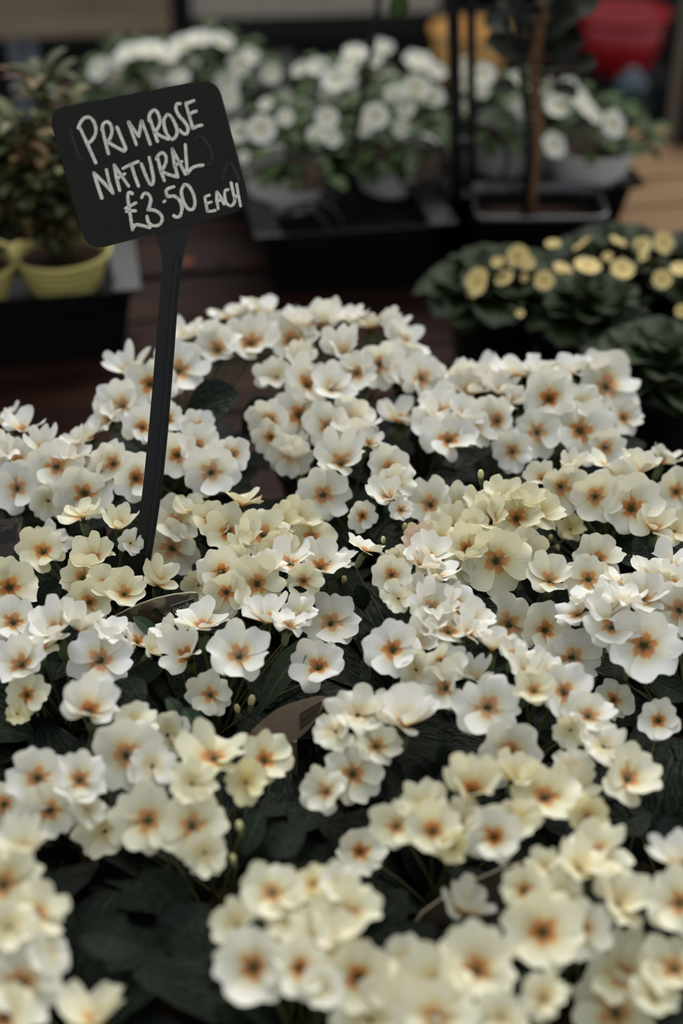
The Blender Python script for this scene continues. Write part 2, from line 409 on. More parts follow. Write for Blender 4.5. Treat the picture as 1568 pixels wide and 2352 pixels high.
#FLOWERS_BEGIN
# each flower as it stands: x, y of its eye in the picture, its spread there, and which way it faces (right, up), tone, eye
PLANTS = [
 dict(label='primrose plant with wide white flower dome right behind the sign stake', zt=.200, tone='v', fl=[
  (300,858,120,-.3,.75),(345,882,120,0,.3),(410,852,130,.1,.45),(282,932,115,-.1,.45),(252,965,90,-.6,.6),(208,1005,100,-.4,.7),
  (327,983,95,.2,.3),(260,1065,110,-.35,.1),(312,1098,125,.15,.1),(230,1085,110,-.7,.3),(455,983,90,0,.4),(385,965,85,0,.5),
  (407,1045,110,0,.1),(452,1025,105,.1,.3),(532,1045,92,.1,.15),(485,1086,125,0,.05),(500,803,125,0,.5),(575,790,140,.1,.5),
  (530,730,120,0,.85),(570,722,80,-.1,.8),(432,778,105,-.2,.8),(470,765,100,-.1,.85),(180,1020,80,-.5,.7)]),
 dict(label='tallest white primrose plant, furthest back beside the dark leafy pots', zt=.200, tone='v', fl=[
  (668,783,130,0,.5),(615,727,130,.1,.85),(730,755,115,0,.6),(765,735,95,.2,.8),(695,830,90,-.1,.5,'m',.2),(635,865,95,-.2,.4,'v',.2),
  (707,885,130,.2,.5),(760,895,115,.1,.6,'v',.5),(687,953,135,0,.2),(620,965,105,-.5,.1),(752,982,125,.1,.2),(622,1005,85,-.4,-.2),
  (665,1047,105,0,-.15,'w',.6),(871,835,115,.3,.2),(819,857,105,0,.3),(924,838,115,.5,.3),(850,750,120,.1,.85),(890,762,95,.4,.7),
  (925,795,115,.5,.6),(968,870,115,.65,.2),(800,747,110,0,.85),(789,812,115,0,.5,'v',.5),(810,965,120,.1,.1,'v',.2),(815,1003,135,0,.93),(690,755,100,0,.85)]),
 dict(label='white primrose plant in front of the round-leaved pots, at the back right', zt=.195, tone='v', fl=[
  (1078,903,120,0,.75),(1050,872,105,-.1,.85),(1125,866,120,0,.85),(1185,863,130,0,.85),(1145,905,110,0,.8),(1141,967,110,-.3,.1),
  (1176,1038,100,0,0),(1168,928,80,.6,.6),(1261,917,140,0,.3),(1234,992,120,.2,.1),(1391,888,150,0,.4),(1331,990,145,0,.15),
  (1431,960,92,.1,.3,'w'),(1388,1027,100,.2,0,'w'),(1310,862,115,-.1,.8),(1360,850,90,0,.75),(1330,925,95,.2,.4,'w',.2),(1236,872,100,.1,.85)]),
 dict(label='white primrose plant with side-on flowers left of the back right plant', zt=.185, tone='v', fl=[
  (918,968,125,0,.75),(1015,948,125,0,.72),(1030,1012,125,.1,.5),(1090,985,95,.5,.3,'v',.2),(988,975,100,-.2,.6,'v',.2),(1060,960,90,.3,.6)]),
 dict(label='small loose white primrose plant in the middle, right of the stake', zt=.185, tone='w', fl=[
  (675,1060,120,-.3,.88),(783,1065,135,0,.45),(893,1078,115,.15,.2),(741,1137,130,0,.1),(894,1147,100,-.1,.7),(832,1185,80,.1,0,'w',1.2),
  (988,1160,130,0,.15),(1050,1160,95,.3,.2,'w',.1),(920,1172,60,0,.3),(905,1110,95,.3,.4,'w',.2),(845,1020,80,.2,.7)]),
 dict(label='white primrose plant at the left edge above the dark plant tag', zt=.185, tone='v', fl=[
  (40,1122,115,0,.1),(130,1072,125,.05,.2),(195,1133,130,.1,0),(40,1062,105,0,.6),(5,1040,95,-.1,.6),(55,990,110,.1,.85),
  (10,972,95,-.2,.8),(110,1150,95,0,-.2,'m',.1),(100,1035,100,.1,.7),(165,1050,90,.3,.75),(-20,1085,110,-.1,.3)]),
 dict(label='cream primrose plant left of the stake with long green calyxes', zt=.180, tone='c', fl=[
  (190,1187,105,0,.78),(100,1268,120,0,.38),(275,1215,100,.1,.72),(215,1288,120,0,.6),(190,1328,115,-.1,.4),(205,1383,112,0,.1),
  (285,1365,105,0,.45),(362,1342,108,.1,.55),(240,1345,90,.2,.5),(300,1248,65,.2,0,'w',.1),(120,1245,90,.1,.6,'w',.1)]),
 dict(label='cream primrose plant in the centre just right of the stake foot', zt=.185, tone='c', fl=[
  (402,1200,125,0,.35,'m'),(395,1260,132,0,.05,'m'),(525,1225,125,.05,.35),(482,1197,95,-.1,.3),(555,1160,105,.1,.9),(605,1230,135,.2,.3),
  (715,1235,115,.3,.3),(685,1200,105,0,.5),(640,1265,95,.2,0,'c',.1),(570,1245,90,0,.6,'c',.3),(650,1205,90,.2,.6,'c',.2),(440,1180,85,0,.7)]),
 dict(label='pale primrose plant in the middle with white flowers along its top', zt=.175, tone='m', fl=[
  (510,1315,115,-.1,.4),(520,1360,105,-.1,0,'c'),(590,1342,135,0,0,'c'),(697,1335,85,0,-.1,'c'),(665,1295,125,-.1,.7,'v'),(735,1305,125,.1,.65,'v'),
  (540,1290,90,0,.1,'c',.1),(455,1345,85,-.3,.1,'c',.1),(620,1305,90,0,.7,'v'),(780,1290,90,.2,.8,'v')]),
 dict(label='cream yellow primrose plant, the densest cluster right of the middle', zt=.190, tone='c', fl=[
  (1186,1190,130,0,.45),(1128,1200,112,-.2,.5),(1235,1180,122,.3,.5,'c',.3),(1139,1288,155,0,-.05),(1072,1263,115,0,.5),(1200,1270,115,.4,.1,'c',.1),
  (1160,1150,105,0,.7,'c',.2),(1108,1165,95,-.2,.7,'c',.2),(1044,1210,105,-.3,.5,'c',.3),(1012,1240,105,-.3,.6,'c',.3),(962,1252,90,0,.5,'p',1.3),
  (1052,1308,85,-.2,-.2,'m',.1),(1310,1215,70,0,.5,'y',.1),(1085,1215,95,0,.6,'c',.3),(1205,1160,90,.2,.7,'c',.2)]),
 dict(label='cream primrose plant with open star flowers at the right edge, further back', zt=.185, tone='m', fl=[
  (1287,1117,128,.3,.1),(1366,1140,130,0,.1),(1449,1168,145,0,.3),(1395,1074,112,-.1,.85),(1465,1088,112,.2,.8),(1520,1064,90,.3,.8),
  (1552,1130,115,.1,.2),(1500,1217,105,0,.7),(1550,1220,95,0,.6,'c',.2),(1245,1100,75,-.3,.5),(1310,1085,90,0,.75),(1420,1105,90,.2,.5,'m',.2)]),
 dict(label='pale primrose plant with wide star flowers right of the white ridge', zt=.175, tone='m', fl=[
  (1262,1335,118,0,.6),(1374,1287,118,.1,.5),(1351,1330,118,0,.35),(1169,1435,140,0,.15),(1252,1448,125,.3,.2)]),
 dict(label='bright white primrose plant at the right edge with one strong orange eye', zt=.190, tone='v', fl=[
  (1479,1482,175,0,.1),(1404,1440,135,-.1,.5),(1314,1510,135,.45,.2),(1474,1380,125,0,.6),(1560,1402,135,.1,.1),(1434,1347,132,-.1,.85),
  (1490,1330,115,0,.85),(1545,1307,130,0,.7),(1374,1372,125,-.3,.8),(1390,1410,105,-.2,.6,'v',.1),(1325,1412,95,-.5,.6),(1430,1385,110,0,.8),(1545,1350,110,0,.75)]),
 dict(label='white primrose plant forming a steep ridge in the middle', zt=.195, tone='v', fl=[
  (838,1265,90,.45,.82),(960,1302,112,.35,.8),(985,1288,115,.4,.75),(1000,1328,112,.4,.7),(989,1400,125,.2,.5),(1045,1390,115,.75,.4),
  (1029,1452,115,.1,.6),(1072,1460,95,.5,.6),(902,1492,145,-.1,.35),(965,1368,100,.1,.6),(1012,1522,115,.2,.1),(955,1540,95,0,-.15,'m',.1),
  (915,1375,80,-.2,.2,'m',.1),(899,1320,98,0,.1,'m',1.2),(912,1288,85,-.1,-.1,'m',.1),(985,1445,100,0,.7,'v',.2),(960,1480,100,.2,.5,'v',.2),(1085,1420,90,.6,.5,'v',.2)]),
 dict(label='large white primrose plant spilling forward, right of centre', zt=.190, tone='w', fl=[
  (1024,1580,125,-.3,.2),(1120,1625,165,.1,.25),(1130,1492,105,0,.8),(1180,1507,95,.2,.7),(1209,1552,115,0,.7),(1225,1587,105,-.1,.5,'c'),
  (1294,1590,135,.3,.35),(1350,1645,115,.1,.5),(1169,1730,170,.1,.2),(1310,1678,85,0,-.2,'c',.1),(1090,1560,100,0,.7,'w',.2),(1250,1540,90,.2,.7,'w',.2),(1409,1608,98,.35,0,'m',1.2)]),
 dict(label='white primrose plant with small lone flower at the right edge', zt=.175, tone='w', fl=[
  (1511,1655,105,0,.15),(1385,1715,115,0,.5,'m',.1),(1440,1790,158,.15,.5,'c'),(1310,1760,95,.3,.4,'m',.1),(1349,1875,92,.2,.1,'y',.7)]),
 dict(label='white primrose plant with soft green buds behind the leaf-shaped tag', zt=.180, tone='v', fl=[
  (465,1440,140,0,.75),(430,1508,135,-.1,.5),(550,1508,145,.1,.45),(483,1597,105,0,.2,'m'),(610,1428,135,.1,.75),(660,1440,100,.2,.75),
  (760,1432,135,-.05,.4),(732,1534,135,0,.3),(390,1455,85,-.4,.75),(690,1410,90,-.1,.5,'v',.1)]),
 dict(label='white primrose plant at the left, below the arched plant tag', zt=.180, tone='v', fl=[
  (230,1517,160,.05,.25),(130,1455,150,-.1,.75),(185,1450,120,.1,.8),(50,1527,140,-.2,.5),(62,1597,98,0,.1,'c'),(315,1475,90,.5,.6),
  (345,1498,75,.6,.5,'m',.1),(22,1350,145,0,.1,'c'),(30,1430,135,-.1,.45),(40,1640,60,0,.2,'y',.1),(90,1490,110,-.1,.7),(250,1455,100,.3,.75)]),
 dict(label='white primrose plant with bold orange eyes at the left, lower row', zt=.185, tone='w', fl=[
  (87,1787,160,0,.15),(182,1792,135,0,.45),(290,1735,170,0,.15),(115,1862,135,-.1,-.25,'m',.9),(10,1847,115,-.2,0),(205,1637,155,0,.55),
  (385,1688,105,.3,0,'m',.1),(350,1760,120,.2,.2,'w',.1),(200,1860,80,.2,-.1,'m',.2),(310,1660,100,.2,.4,'m',.1)]),
 dict(label='creamy primrose plant with paired flowers above the dark leafy gap', zt=.185, tone='c', fl=[
  (492,1742,170,-.05,.6),(607,1747,135,.2,.5),(565,1797,105,.05,.2,'y',.4),(340,1885,175,-.05,.2),(440,1897,170,.1,.2),(240,1908,125,-.5,.2,'c',.3),(470,1960,110,.2,-.2,'c',.2),(440,1800,120,.1,.3,'c',.1)]),
 dict(label='primrose plant with three layered pale flowers beside the leaf-shaped tag', zt=.180, tone='m', fl=[
  (810,1778,135,0,.1),(864,1715,125,.1,.35),(820,1642,135,-.1,.5,'m',.3),(930,1667,155,.1,.75,'v'),(750,1820,115,-.3,.1),(770,1680,100,-.3,.4,'m',.2),(885,1630,90,.2,.5,'m',.1)]),
 dict(label='broad cream primrose plant, the largest mass in the lower right middle', zt=.190, tone='c', fl=[
  (1250,1833,175,0,.35),(1085,1822,175,0,.45),(994,1910,145,-.1,.3),(910,1900,115,-.1,.2),(1134,1925,145,0,.1,'m',1.3),(1040,1945,85,.1,0,'y',.3),
  (826,1957,115,0,.2,'m',1.2),(975,1850,125,-.3,.5,'c',.1),(1180,1790,120,.1,.6,'c',.2),(1060,1890,110,0,.4,'c',.1),(1190,1880,110,.1,.2,'c',.1),(1320,1810,100,.4,.4,'c',.1)]),
 dict(label='cream primrose plant at the lower right with flowers stacked in a column', zt=.185, tone='c', fl=[
  (1369,1962,155,0,.55),(1329,1997,135,0,.7,'c',.2),(1204,2047,125,-.1,.2),(1419,2077,155,.2,.6,'c',.3),(1247,2142,180,-.05,.2),(1334,2132,145,.4,0,'m'),
  (1060,2095,135,.25,.72,'w'),(1290,2055,110,.2,.4,'c',.1),(1250,1990,90,-.2,.5,'c',.1)]),
 dict(label='blurred primrose plant cut by the right edge near the bottom', zt=.180, tone='c', fl=[
  (1555,1987,125,-.3,.7,'w'),(1562,2075,155,.1,.3),(1549,2228,155,0,.4),(1500,2290,120,.1,.5,'c',.2)]),
 dict(label='blurred cream primrose plant in the bottom right corner', zt=.185, tone='c', fl=[
  (1429,2247,185,0,.5),(1414,2327,195,0,.2),(1249,2297,125,-.1,.3,'c',.5),(1094,2232,185,0,.45),(994,2267,185,-.1,.3,'c',.4),(999,2342,185,0,.2),
  (930,2207,115,-.2,.3,'m',.1),(850,2345,175,-.1,.2,'c',.1),(1150,2340,120,.1,.1,'c',.2)]),
 dict(label='round cream primrose cluster at the bottom centre', zt=.190, tone='c', fl=[
  (625,2052,145,0,.4),(720,2032,105,.1,.4,'y',.6),(545,2125,115,-.3,.3,'c',.1),(583,2222,195,-.05,.1,'m'),(687,2224,155,0,.1,'m',1.3),(732,2162,175,0,.35),
  (799,2110,175,0,.35),(824,2247,185,0,.1),(665,2120,110,0,.3,'c',.1),(780,2040,110,.2,.5,'m',.1),(740,2270,110,0,-.1,'m',.1)]),
 dict(label='blurred primrose plant in the bottom left corner', zt=.195, tone='c', fl=[
  (7,2032,185,0,.3),(80,2102,145,.2,.3),(48,2260,195,.1,.1,'m'),(10,2335,175,-.2,.2),(225,2350,175,0,.7),(50,1962,155,.1,.7,'m'),(20,2130,130,-.1,.2,'c',.1),(110,2190,110,.3,.1,'m',.1)]),
]
#FLOWERS_END
BUDS = [(577,1612,44),(545,1630,36),(517,1540,36),(220,1258,40),(1104,1092,36),(929,1212,30),(966,1218,30),(880,1242,28),(1279,1262,30),(1264,1237,24),(1440,1537,44),(790,1335,34),(640,1000,26),(550,1900,40),(535,1975,36)]
# single leaves that show: tip, base, width, pale?
LEAVES = [((708,1468),(592,1640),62,1),((560,1352),(540,1425),54,0),((540,1375),(526,1432),46,1),((307,1417),(378,1482),34,1),((352,1402),(410,1428),42,0),
 ((382,1605),(425,1665),38,1),((422,1628),(470,1710),56,1),((655,1360),(725,1412),62,0),((48,1188),(160,1182),52,0),((958,845),(915,922),70,0),((790,735),(775,832),42,0),
 ((545,905),(420,965),110,0),((592,1083),(535,1108),44,0),((1052,1095),(950,1122),44,0),((1430,1292),(1520,1288),48,0),((1462,1230),(1460,1280),24,1),((1205,1285),(1228,1385),46,0),
 ((820,1345),(836,1402),44,0),((1368,1568),(1322,1528),34,1),((1490,1560),(1575,1605),85,0),((1405,1900),(1495,1870),100,0),((1505,1925),(1575,1935),105,0),
 ((190,2010),(340,2050),115,0),((185,2150),(330,2175),110,0),((600,1862),(560,1965),64,1),((1015,1712),(1020,1765),44,0),((420,2100),(330,2000),110,0),((380,2180),(480,2080),120,0),
 ((1140,1395),(1040,1440),90,0),((1170,975),(1230,960),32,1),((800,1215),(760,1262),60,0),((930,1130),(870,1110),70,0),((140,1345),(90,1400),70,0),((100,1400),(60,1440),60,0),
 ((280,1620),(330,1560),90,0),((620,1960),(700,1900),90,0),((1480,2120),(1540,2180),100,0),((620,920),(560,1000),70,0),((1500,1240),(1420,1260),70,0),((870,1760),(930,1800),60,0)]

def unit_plant(spec_, idx):
    rng = random.Random(900+idx)
    zt = spec_['zt']; fl = spec_['fl']
    pts = [at_z(f[0], f[1], zt-.02) for f in fl]
    c = sum(pts, Vector())/len(pts)
    Rr = max(.055, max(math.hypot(p.x-c.x, p.y-c.y) for p in pts)*.95)
    drop = .046
    pos = []
    for f in fl:
        z = zt-.02
        for _ in range(12):
            p = at_z(f[0], f[1], z)
            dy = p.y-c.y; q = min(1.05, math.hypot(p.x-c.x, dy*(.35 if dy > 0 else 1.0))/Rr)
            z = z*.4 + .6*(zt-drop*q*q)
        pos.append(p)
    return dict(rng=rng, c=c, R=Rr, pos=pos, spec=spec_)

P = [unit_plant(s, i) for i, s in enumerate(PLANTS)]
# all flowers: ease apart along their sight lines so that neighbours lie over one another instead of through
FL = []
for pi, p in enumerate(P):
    for k, f in enumerate(p['spec']['fl']):
        FL.append([pi, f, depth(p['pos'][k])])
for it in range(14):
    for i in range(len(FL)):
        for j in range(i+1, len(FL)):
            a, b = FL[i], FL[j]
            dx, dy = a[1][0]-b[1][0], a[1][1]-b[1][1]
            ra, rb = a[1][2]/2, b[1][2]/2
            ov = 1-math.hypot(dx, dy)/((ra+rb)*.9)
            if ov <= 0: continue
            need = .024*ov
            d = a[2]-b[2]
            if abs(d) >= need: continue
            far_first = dy < 0 if abs(dy) > 4 else d > 0     # the higher one in the picture lies further back
            s = 1 if far_first else -1
            push = (need - s*d)*.25
            push = min(push, .003)
            a[2] += s*push; b[2] -= s*push
PULL = {(690, 755): 0.021, (675, 1060): 0.045, (390, 1455): 0.045, (1050, 872): 0.035, (765, 735): 0.021, (1205, 1160): 0.014, (1160, 1150): 0.021, (885, 1630): 0.007, (1320, 1810): 0.028, (570, 722): 0.014, (1050, 1160): 0.035, (5, 1040): 0.014, (985, 1445): 0.007, (470, 765): 0.014, (402, 1200): 0.035, (1060, 1890): 0.007, (962, 1252): 0.045, (1310, 1085): 0.028, (165, 1050): 0.007, (1490, 1330): 0.014, (1430, 1385): 0.021, (685, 1200): 0.007, (1045, 1390): 0.007, (185, 1450): 0.007, (1429, 2247): 0.014, (260, 1065): 0.014, (780, 1290): 0.028, (1245, 1100): 0.045, (1012, 1522): 0.007, (452, 1025): 0.007, (432, 778): 0.007, (924, 838): 0.007, (100, 1035): 0.007, (240, 1345): 0.007, (605, 1230): 0.007, (1349, 1875): 0.035, (180, 1020): 0.007, (1360, 850): 0.007, (1060, 960): 0.007, (1287, 1117): 0.021, (1351, 1330): 0.007, (1474, 1380): 0.007, (540, 1290): 0.007, (1545, 1350): 0.007, (1374, 1372): 0.007, (1390, 1410): 0.007}   # flowers that stand proud of their neighbours (metres nearer)
for a in FL: a[2] -= PULL.get((a[1][0], a[1][1]), 0)
cs = [p['c'] for p in P]
# spread pot centres so that the pots stand side by side
ctr = [Vector((c.x, c.y, 0)) for c in cs]
for it in range(200):
    for i in range(len(ctr)):
        for j in range(i+1, len(ctr)):
            d = ctr[j]-ctr[i]; L = max(d.length, 1e-5)
            if L < .100:
                m = d*((.100-L)/L*.5); ctr[i] -= m; ctr[j] += m
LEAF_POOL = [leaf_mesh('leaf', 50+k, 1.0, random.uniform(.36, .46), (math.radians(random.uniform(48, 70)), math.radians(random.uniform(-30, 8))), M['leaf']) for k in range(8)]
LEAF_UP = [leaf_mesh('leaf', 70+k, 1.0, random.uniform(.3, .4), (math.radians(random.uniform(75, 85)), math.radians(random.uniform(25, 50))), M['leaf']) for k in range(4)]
roots = []
for pi, p in enumerate(P):
    rng = p['rng']; c = ctr[pi]
    root = thing('primrose_plant', p['spec']['label'], 'plant', c, 0, 'natural primrose plants in pots')
    roots.append(root)
    link('pot', POT, root); link('soil', SOIL, root)
    n = rng.randint(11, 14)
    for k in range(n):
        a = 2*math.pi*k/n+rng.uniform(-.2, .2)
        L = rng.uniform(.072, .098)
        m = Matrix.Translation((.012*math.cos(a+1.57), .012*math.sin(a+1.57), .080)) @ Matrix.Rotation(a, 4, 'Z') @ Matrix.Scale(L, 4)
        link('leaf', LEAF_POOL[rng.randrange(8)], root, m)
    for k in range(4):
        a = rng.uniform(0, 6.28)
        m = Matrix.Translation((.012*math.cos(a+1.57), .012*math.sin(a+1.57), .080)) @ Matrix.Rotation(a, 4, 'Z') @ Matrix.Scale(rng.uniform(.05, .07), 4)
        link('leaf', LEAF_UP[rng.randrange(4)], root, m)
for pi, f, t in FL:
    p = P[pi]; rng = p['rng']; root = roots[pi]; c = ctr[pi]
    inv = Matrix.Translation(-c)
    x, y, w, nx, ny = f[:5]
    tone = f[5] if len(f) > 5 else p['spec']['tone']; eye = f[6] if len(f) > 6 else 1.0
    pos = at_t(x, y, t); R = w/2*t/F*1.07
    col = TONE[tone]; g = rng.uniform(.97, 1.02)
    k = rng.choice((0, 1, 2, 3, 5, 6, 9)) if ny < .45 else rng.choice((3, 4, 6, 7, 9, 4)) if ny < .8 else rng.choice((2, 3, 4, 9, 3))
    crown = Vector((c.x, c.y, .083)) + Vector((rng.uniform(-.012, .012), rng.uniform(-.012, .012), 0))
    if ny > .55: ny = .55+(ny-.55)*1.45
    place_flower(root, inv, pos, facing(x, y, nx+rng.uniform(-.06, .06), ny+rng.uniform(-.04, .04)), R, (col[0]*g, col[1]*g, col[2]*g*rng.uniform(.97, 1.02), min(1, eye*rng.uniform(.72, .98))), k, crown, rng)
def nearest(px, py):
    best = min(range(len(FL)), key=lambda i: (FL[i][1][0]-px)**2+(FL[i][1][1]-py)**2)
    return FL[best]
for i, (x, y, s) in enumerate(BUDS):
    rng = random.Random(i); pi, f, t = nearest(x, y); root = roots[pi]; c = ctr[pi]
    pos = at_t(x, y, t+.012); n = facing(x, y, rng.uniform(-.2, .2), .75); R = s*t/F*.8
    mw = trs(pos, frame(n), R)
    o = link('bud', BUD, root, Matrix.Translation(-c) @ mw)
    link('calyx', CALYX, o, Matrix.Translation((0, 0, .10)) @ Matrix.Scale(1.15, 4))
    iw = mw.inverted(); e = iw @ Vector((c.x, c.y, .083))
    link('stalk', tube('stalk', bez(Vector((0, 0, -.9)), Vector((0, 0, -1.6)), e*.5+Vector((0, 0, .3)), e, 7), .075, M['stalk'], 5, cap=False), o)
for i, (tip, bs, w, pale) in enumerate(LEAVES):
    pi, f, t = nearest((tip[0]+bs[0])/2, (tip[1]+bs[1])/2); root = roots[pi]; c = ctr[pi]
    t += .004 if pale else .020
    a = at_t(bs[0], bs[1], t+.008); b = at_t(tip[0], tip[1], t)
    L = (b-a).length; W = w*t/F
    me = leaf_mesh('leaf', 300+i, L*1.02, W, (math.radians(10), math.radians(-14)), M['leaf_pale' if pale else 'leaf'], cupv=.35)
    yd = (b-a).normalized(); nrm = (-ray(*bs).normalized()*.6+Vector((0, 0, .8)))
    zd = (nrm-yd*nrm.dot(yd)).normalized(); xd = yd.cross(zd)
    m = Matrix((xd, yd, zd)).transposed().to_4x4(); m.translation = a
    o = link('leaf', me, root, Matrix.Translation(-c) @ m)

# ------------------------------------------------------------------ price sign on its stake
foot = at_z(316, 1330, .150); SY = foot.y
SN = Vector((.06, -1, .30)).normalized()             # the board faces the buyer
def on_sign(px, py, off=0.0): return at_plane(px, py, foot+SN*off, SN)
sroot = thing('price_sign', 'black chalkboard price sign on a tall black plastic stake', 'sign', (foot.x, foot.y, 0))
SI = Matrix.Translation((-foot.x, -foot.y, 0))
def round_poly(corners, rad, seg=7):
    out = []; n = len(corners)
    for i in range(n):
        p = Vector(corners[i]); a = (Vector(corners[i-1])-p).normalized(); b = (Vector(corners[(i+1) % n])-p).normalized()
        s, e = p+a*rad, p+b*rad
        for k in range(seg+1):
            t = k/seg; out.append(s*(1-t)**2+p*2*t*(1-t)+e*t*t)
    return out
def slab(name, poly, mapf, thick, mat, parent, inv, n):
    front = [inv @ mapf(p[0], p[1]) for p in poly]; k = len(front)
    back = [v-n*thick for v in front]
    fs = [tuple(range(k)), tuple(range(2*k-1, k-1, -1))]+[(i, i+k, (i+1) % k+k, (i+1) % k) for i in range(k)]
    bm = bmesh.new(); vv = [bm.verts.new(v) for v in front+back]
    for f in fs: bm.faces.new([vv[i] for i in f])
    bmesh.ops.recalc_face_normals(bm, faces=bm.faces)
    me = bpy.data.meshes.new(name); bm.to_mesh(me); bm.free(); me.materials.append(mat)
    return link(name, me, parent)
board = slab('board', round_poly([(108, 252), (498, 180), (576, 478), (200, 578)], 46), lambda x, y: on_sign(x, y), .0022, M['sign'], sroot, SI, SN)
# stake: a flat strip with a rib, flaring into the board
def strip(name, rows, mapf, off, thick, mat):
    vs_, fs = [], []
    for (y, xl, xr) in rows:
        for x, o in ((xl, off), (xr, off), (xr, off-thick), (xl, off-thick)): vs_.append(SI @ mapf(x, y, o))
    for i in range(len(rows)-1):
        for k in range(4):
            k2 = (k+1) % 4; fs.append((i*4+k, i*4+k2, i*4+4+k2, i*4+4+k))
    fs.append((0, 3, 2, 1)); e = (len(rows)-1)*4; fs.append((e, e+1, e+2, e+3))
    return mesh(name, vs_, fs, mat, False)
rows = [(490, 352, 446), (520, 354, 442), (545, 359, 432), (565, 365, 426), (590, 371, 420), (620, 373, 416), (700, 365, 408), (800, 357, 401), (900, 349, 393), (1000, 340, 385), (1100, 330, 375), (1200, 318, 361), (1310, 300, 343), (1420, 290, 330), (1520, 290, 315), (1560, 298, 306)]
stake = link('stake', strip('stake', rows, on_sign, -.0024, .004, M['stake']), sroot)
mid = [(y, xl+(xr-xl)*.62, xl+(xr-xl)*.82) for y, xl, xr in rows[4:-1]]
link('rib', strip('rib', mid, on_sign, -.0002, .0022, M['stake']), stake)
# chalk writing, stroke by stroke (coordinates on a 3.136x enlargement of the board)
WORDS = [
 ('chalk_word', 'chalk word PRIMROSE', [
  [(262,390),(300,470),(340,560),(376,640)], [(250,390),(268,345),(300,314),(335,314),(362,345),(377,395),(370,440),(345,480),(318,500)],
  [(424,395),(440,470),(455,530),(468,574)], [(420,400),(428,362),(455,344),(480,362),(492,400),(486,445),(462,490)], [(462,490),(520,525),(578,556)],
  [(528,382),(560,460),(590,535),(578,556)],
  [(612,345),(640,430),(668,508)], [(612,345),(650,400),(686,450)], [(686,450),(696,390),(706,338)], [(706,338),(738,420),(768,506)],
  [(768,330),(795,410),(820,486)], [(760,335),(764,290),(790,262),(815,270),(836,320),(832,370),(802,420)], [(802,420),(850,450),(898,470)],
  [(890,292),(866,330),(872,390),(893,440),(925,470),(955,445),(960,400),(940,345),(912,300),(890,292)],
  [(984,214),(960,216),(952,250),(975,300),(1015,345),(1040,390),(1030,430),(1000,425),(978,402)],
  [(1024,212),(1045,290),(1075,392)], [(1024,212),(1050,205),(1082,192)], [(1046,292),(1075,275),(1100,268)], [(1075,392),(1110,375),(1140,368)]]),
 ('chalk_word', 'chalk word NATURAL', [
  [(420,895),(388,800),(362,712)], [(362,712),(430,780),(500,858)], [(500,858),(470,770),(452,688)],
  [(548,838),(525,750),(508,656)], [(508,656),(560,730),(612,808)], [(528,760),(555,735),(586,718)],
  [(572,680),(620,655),(682,630)], [(632,655),(655,730),(684,808)],
  [(704,648),(728,712),(752,768),(772,796),(788,786),(790,745),(778,680),(760,600)],
  [(820,600),(842,690),(870,768)], [(812,612),(832,578),(860,568),(882,600),(876,650),(845,702)], [(845,702),(895,722),(962,742)],
  [(966,742),(940,640),(926,540)], [(926,540),(975,630),(1022,722)], [(940,662),(965,648),(996,630)],
  [(1020,508),(1026,600),(1036,716)], [(1036,716),(1070,676),(1110,662),(1148,656)]]),
 ('chalk_price', 'chalk price £3.50', [
  [(640,862),(618,852),(606,880),(614,950),(626,1030),(640,1122)], [(590,968),(625,950),(664,928)], [(596,990),(630,985),(662,985)], [(640,1118),(662,1086),(710,1092),(766,1106)],
  [(706,890),(722,862),(752,864),(772,900),(764,945),(752,978)], [(752,978),(800,982),(842,1010),(854,1050),(832,1086),(790,1092),(756,1070),(744,1024)],
  [(866,920),(874,914)],
  [(938,812),(905,822),(882,842),(892,884)], [(892,884),(940,880),(978,910),(996,960),(988,1010),(966,1032),(936,1020)],
  [(1010,800),(992,840),(998,890),(1018,940),(1046,974),(1076,972),(1090,930),(1080,870),(1052,815),(1024,796),(1010,800)]]),
 ('chalk_word', 'small chalk word EACH', [
  [(1160,886),(1170,940),(1180,990)], [(1160,886),(1178,878),(1194,872)], [(1168,938),(1188,928),(1208,922)], [(1180,990),(1208,988),(1238,982)],
  [(1258,972),(1246,910),(1248,848)], [(1248,848),(1272,880),(1300,938)], [(1252,918),(1270,908),(1288,902)],
  [(1330,832),(1308,840),(1304,880),(1318,930),(1346,950),(1372,930),(1376,890)],
  [(1350,782),(1362,840),(1376,900)], [(1390,792),(1402,870),(1418,950)], [(1374,895),(1388,880),(1404,868)]]),
 ('rubbed_chalk', 'faint rubbed-out chalk letters', [
  [(188,390),(215,480),(240,560),(270,612),(290,600)], [(1088,470),(1130,450),(1180,500),(1210,570),(1205,640),(1180,655)], [(1350,640),(1385,710),(1410,770)], [(1325,640),(1300,700),(1290,760)]]),
]
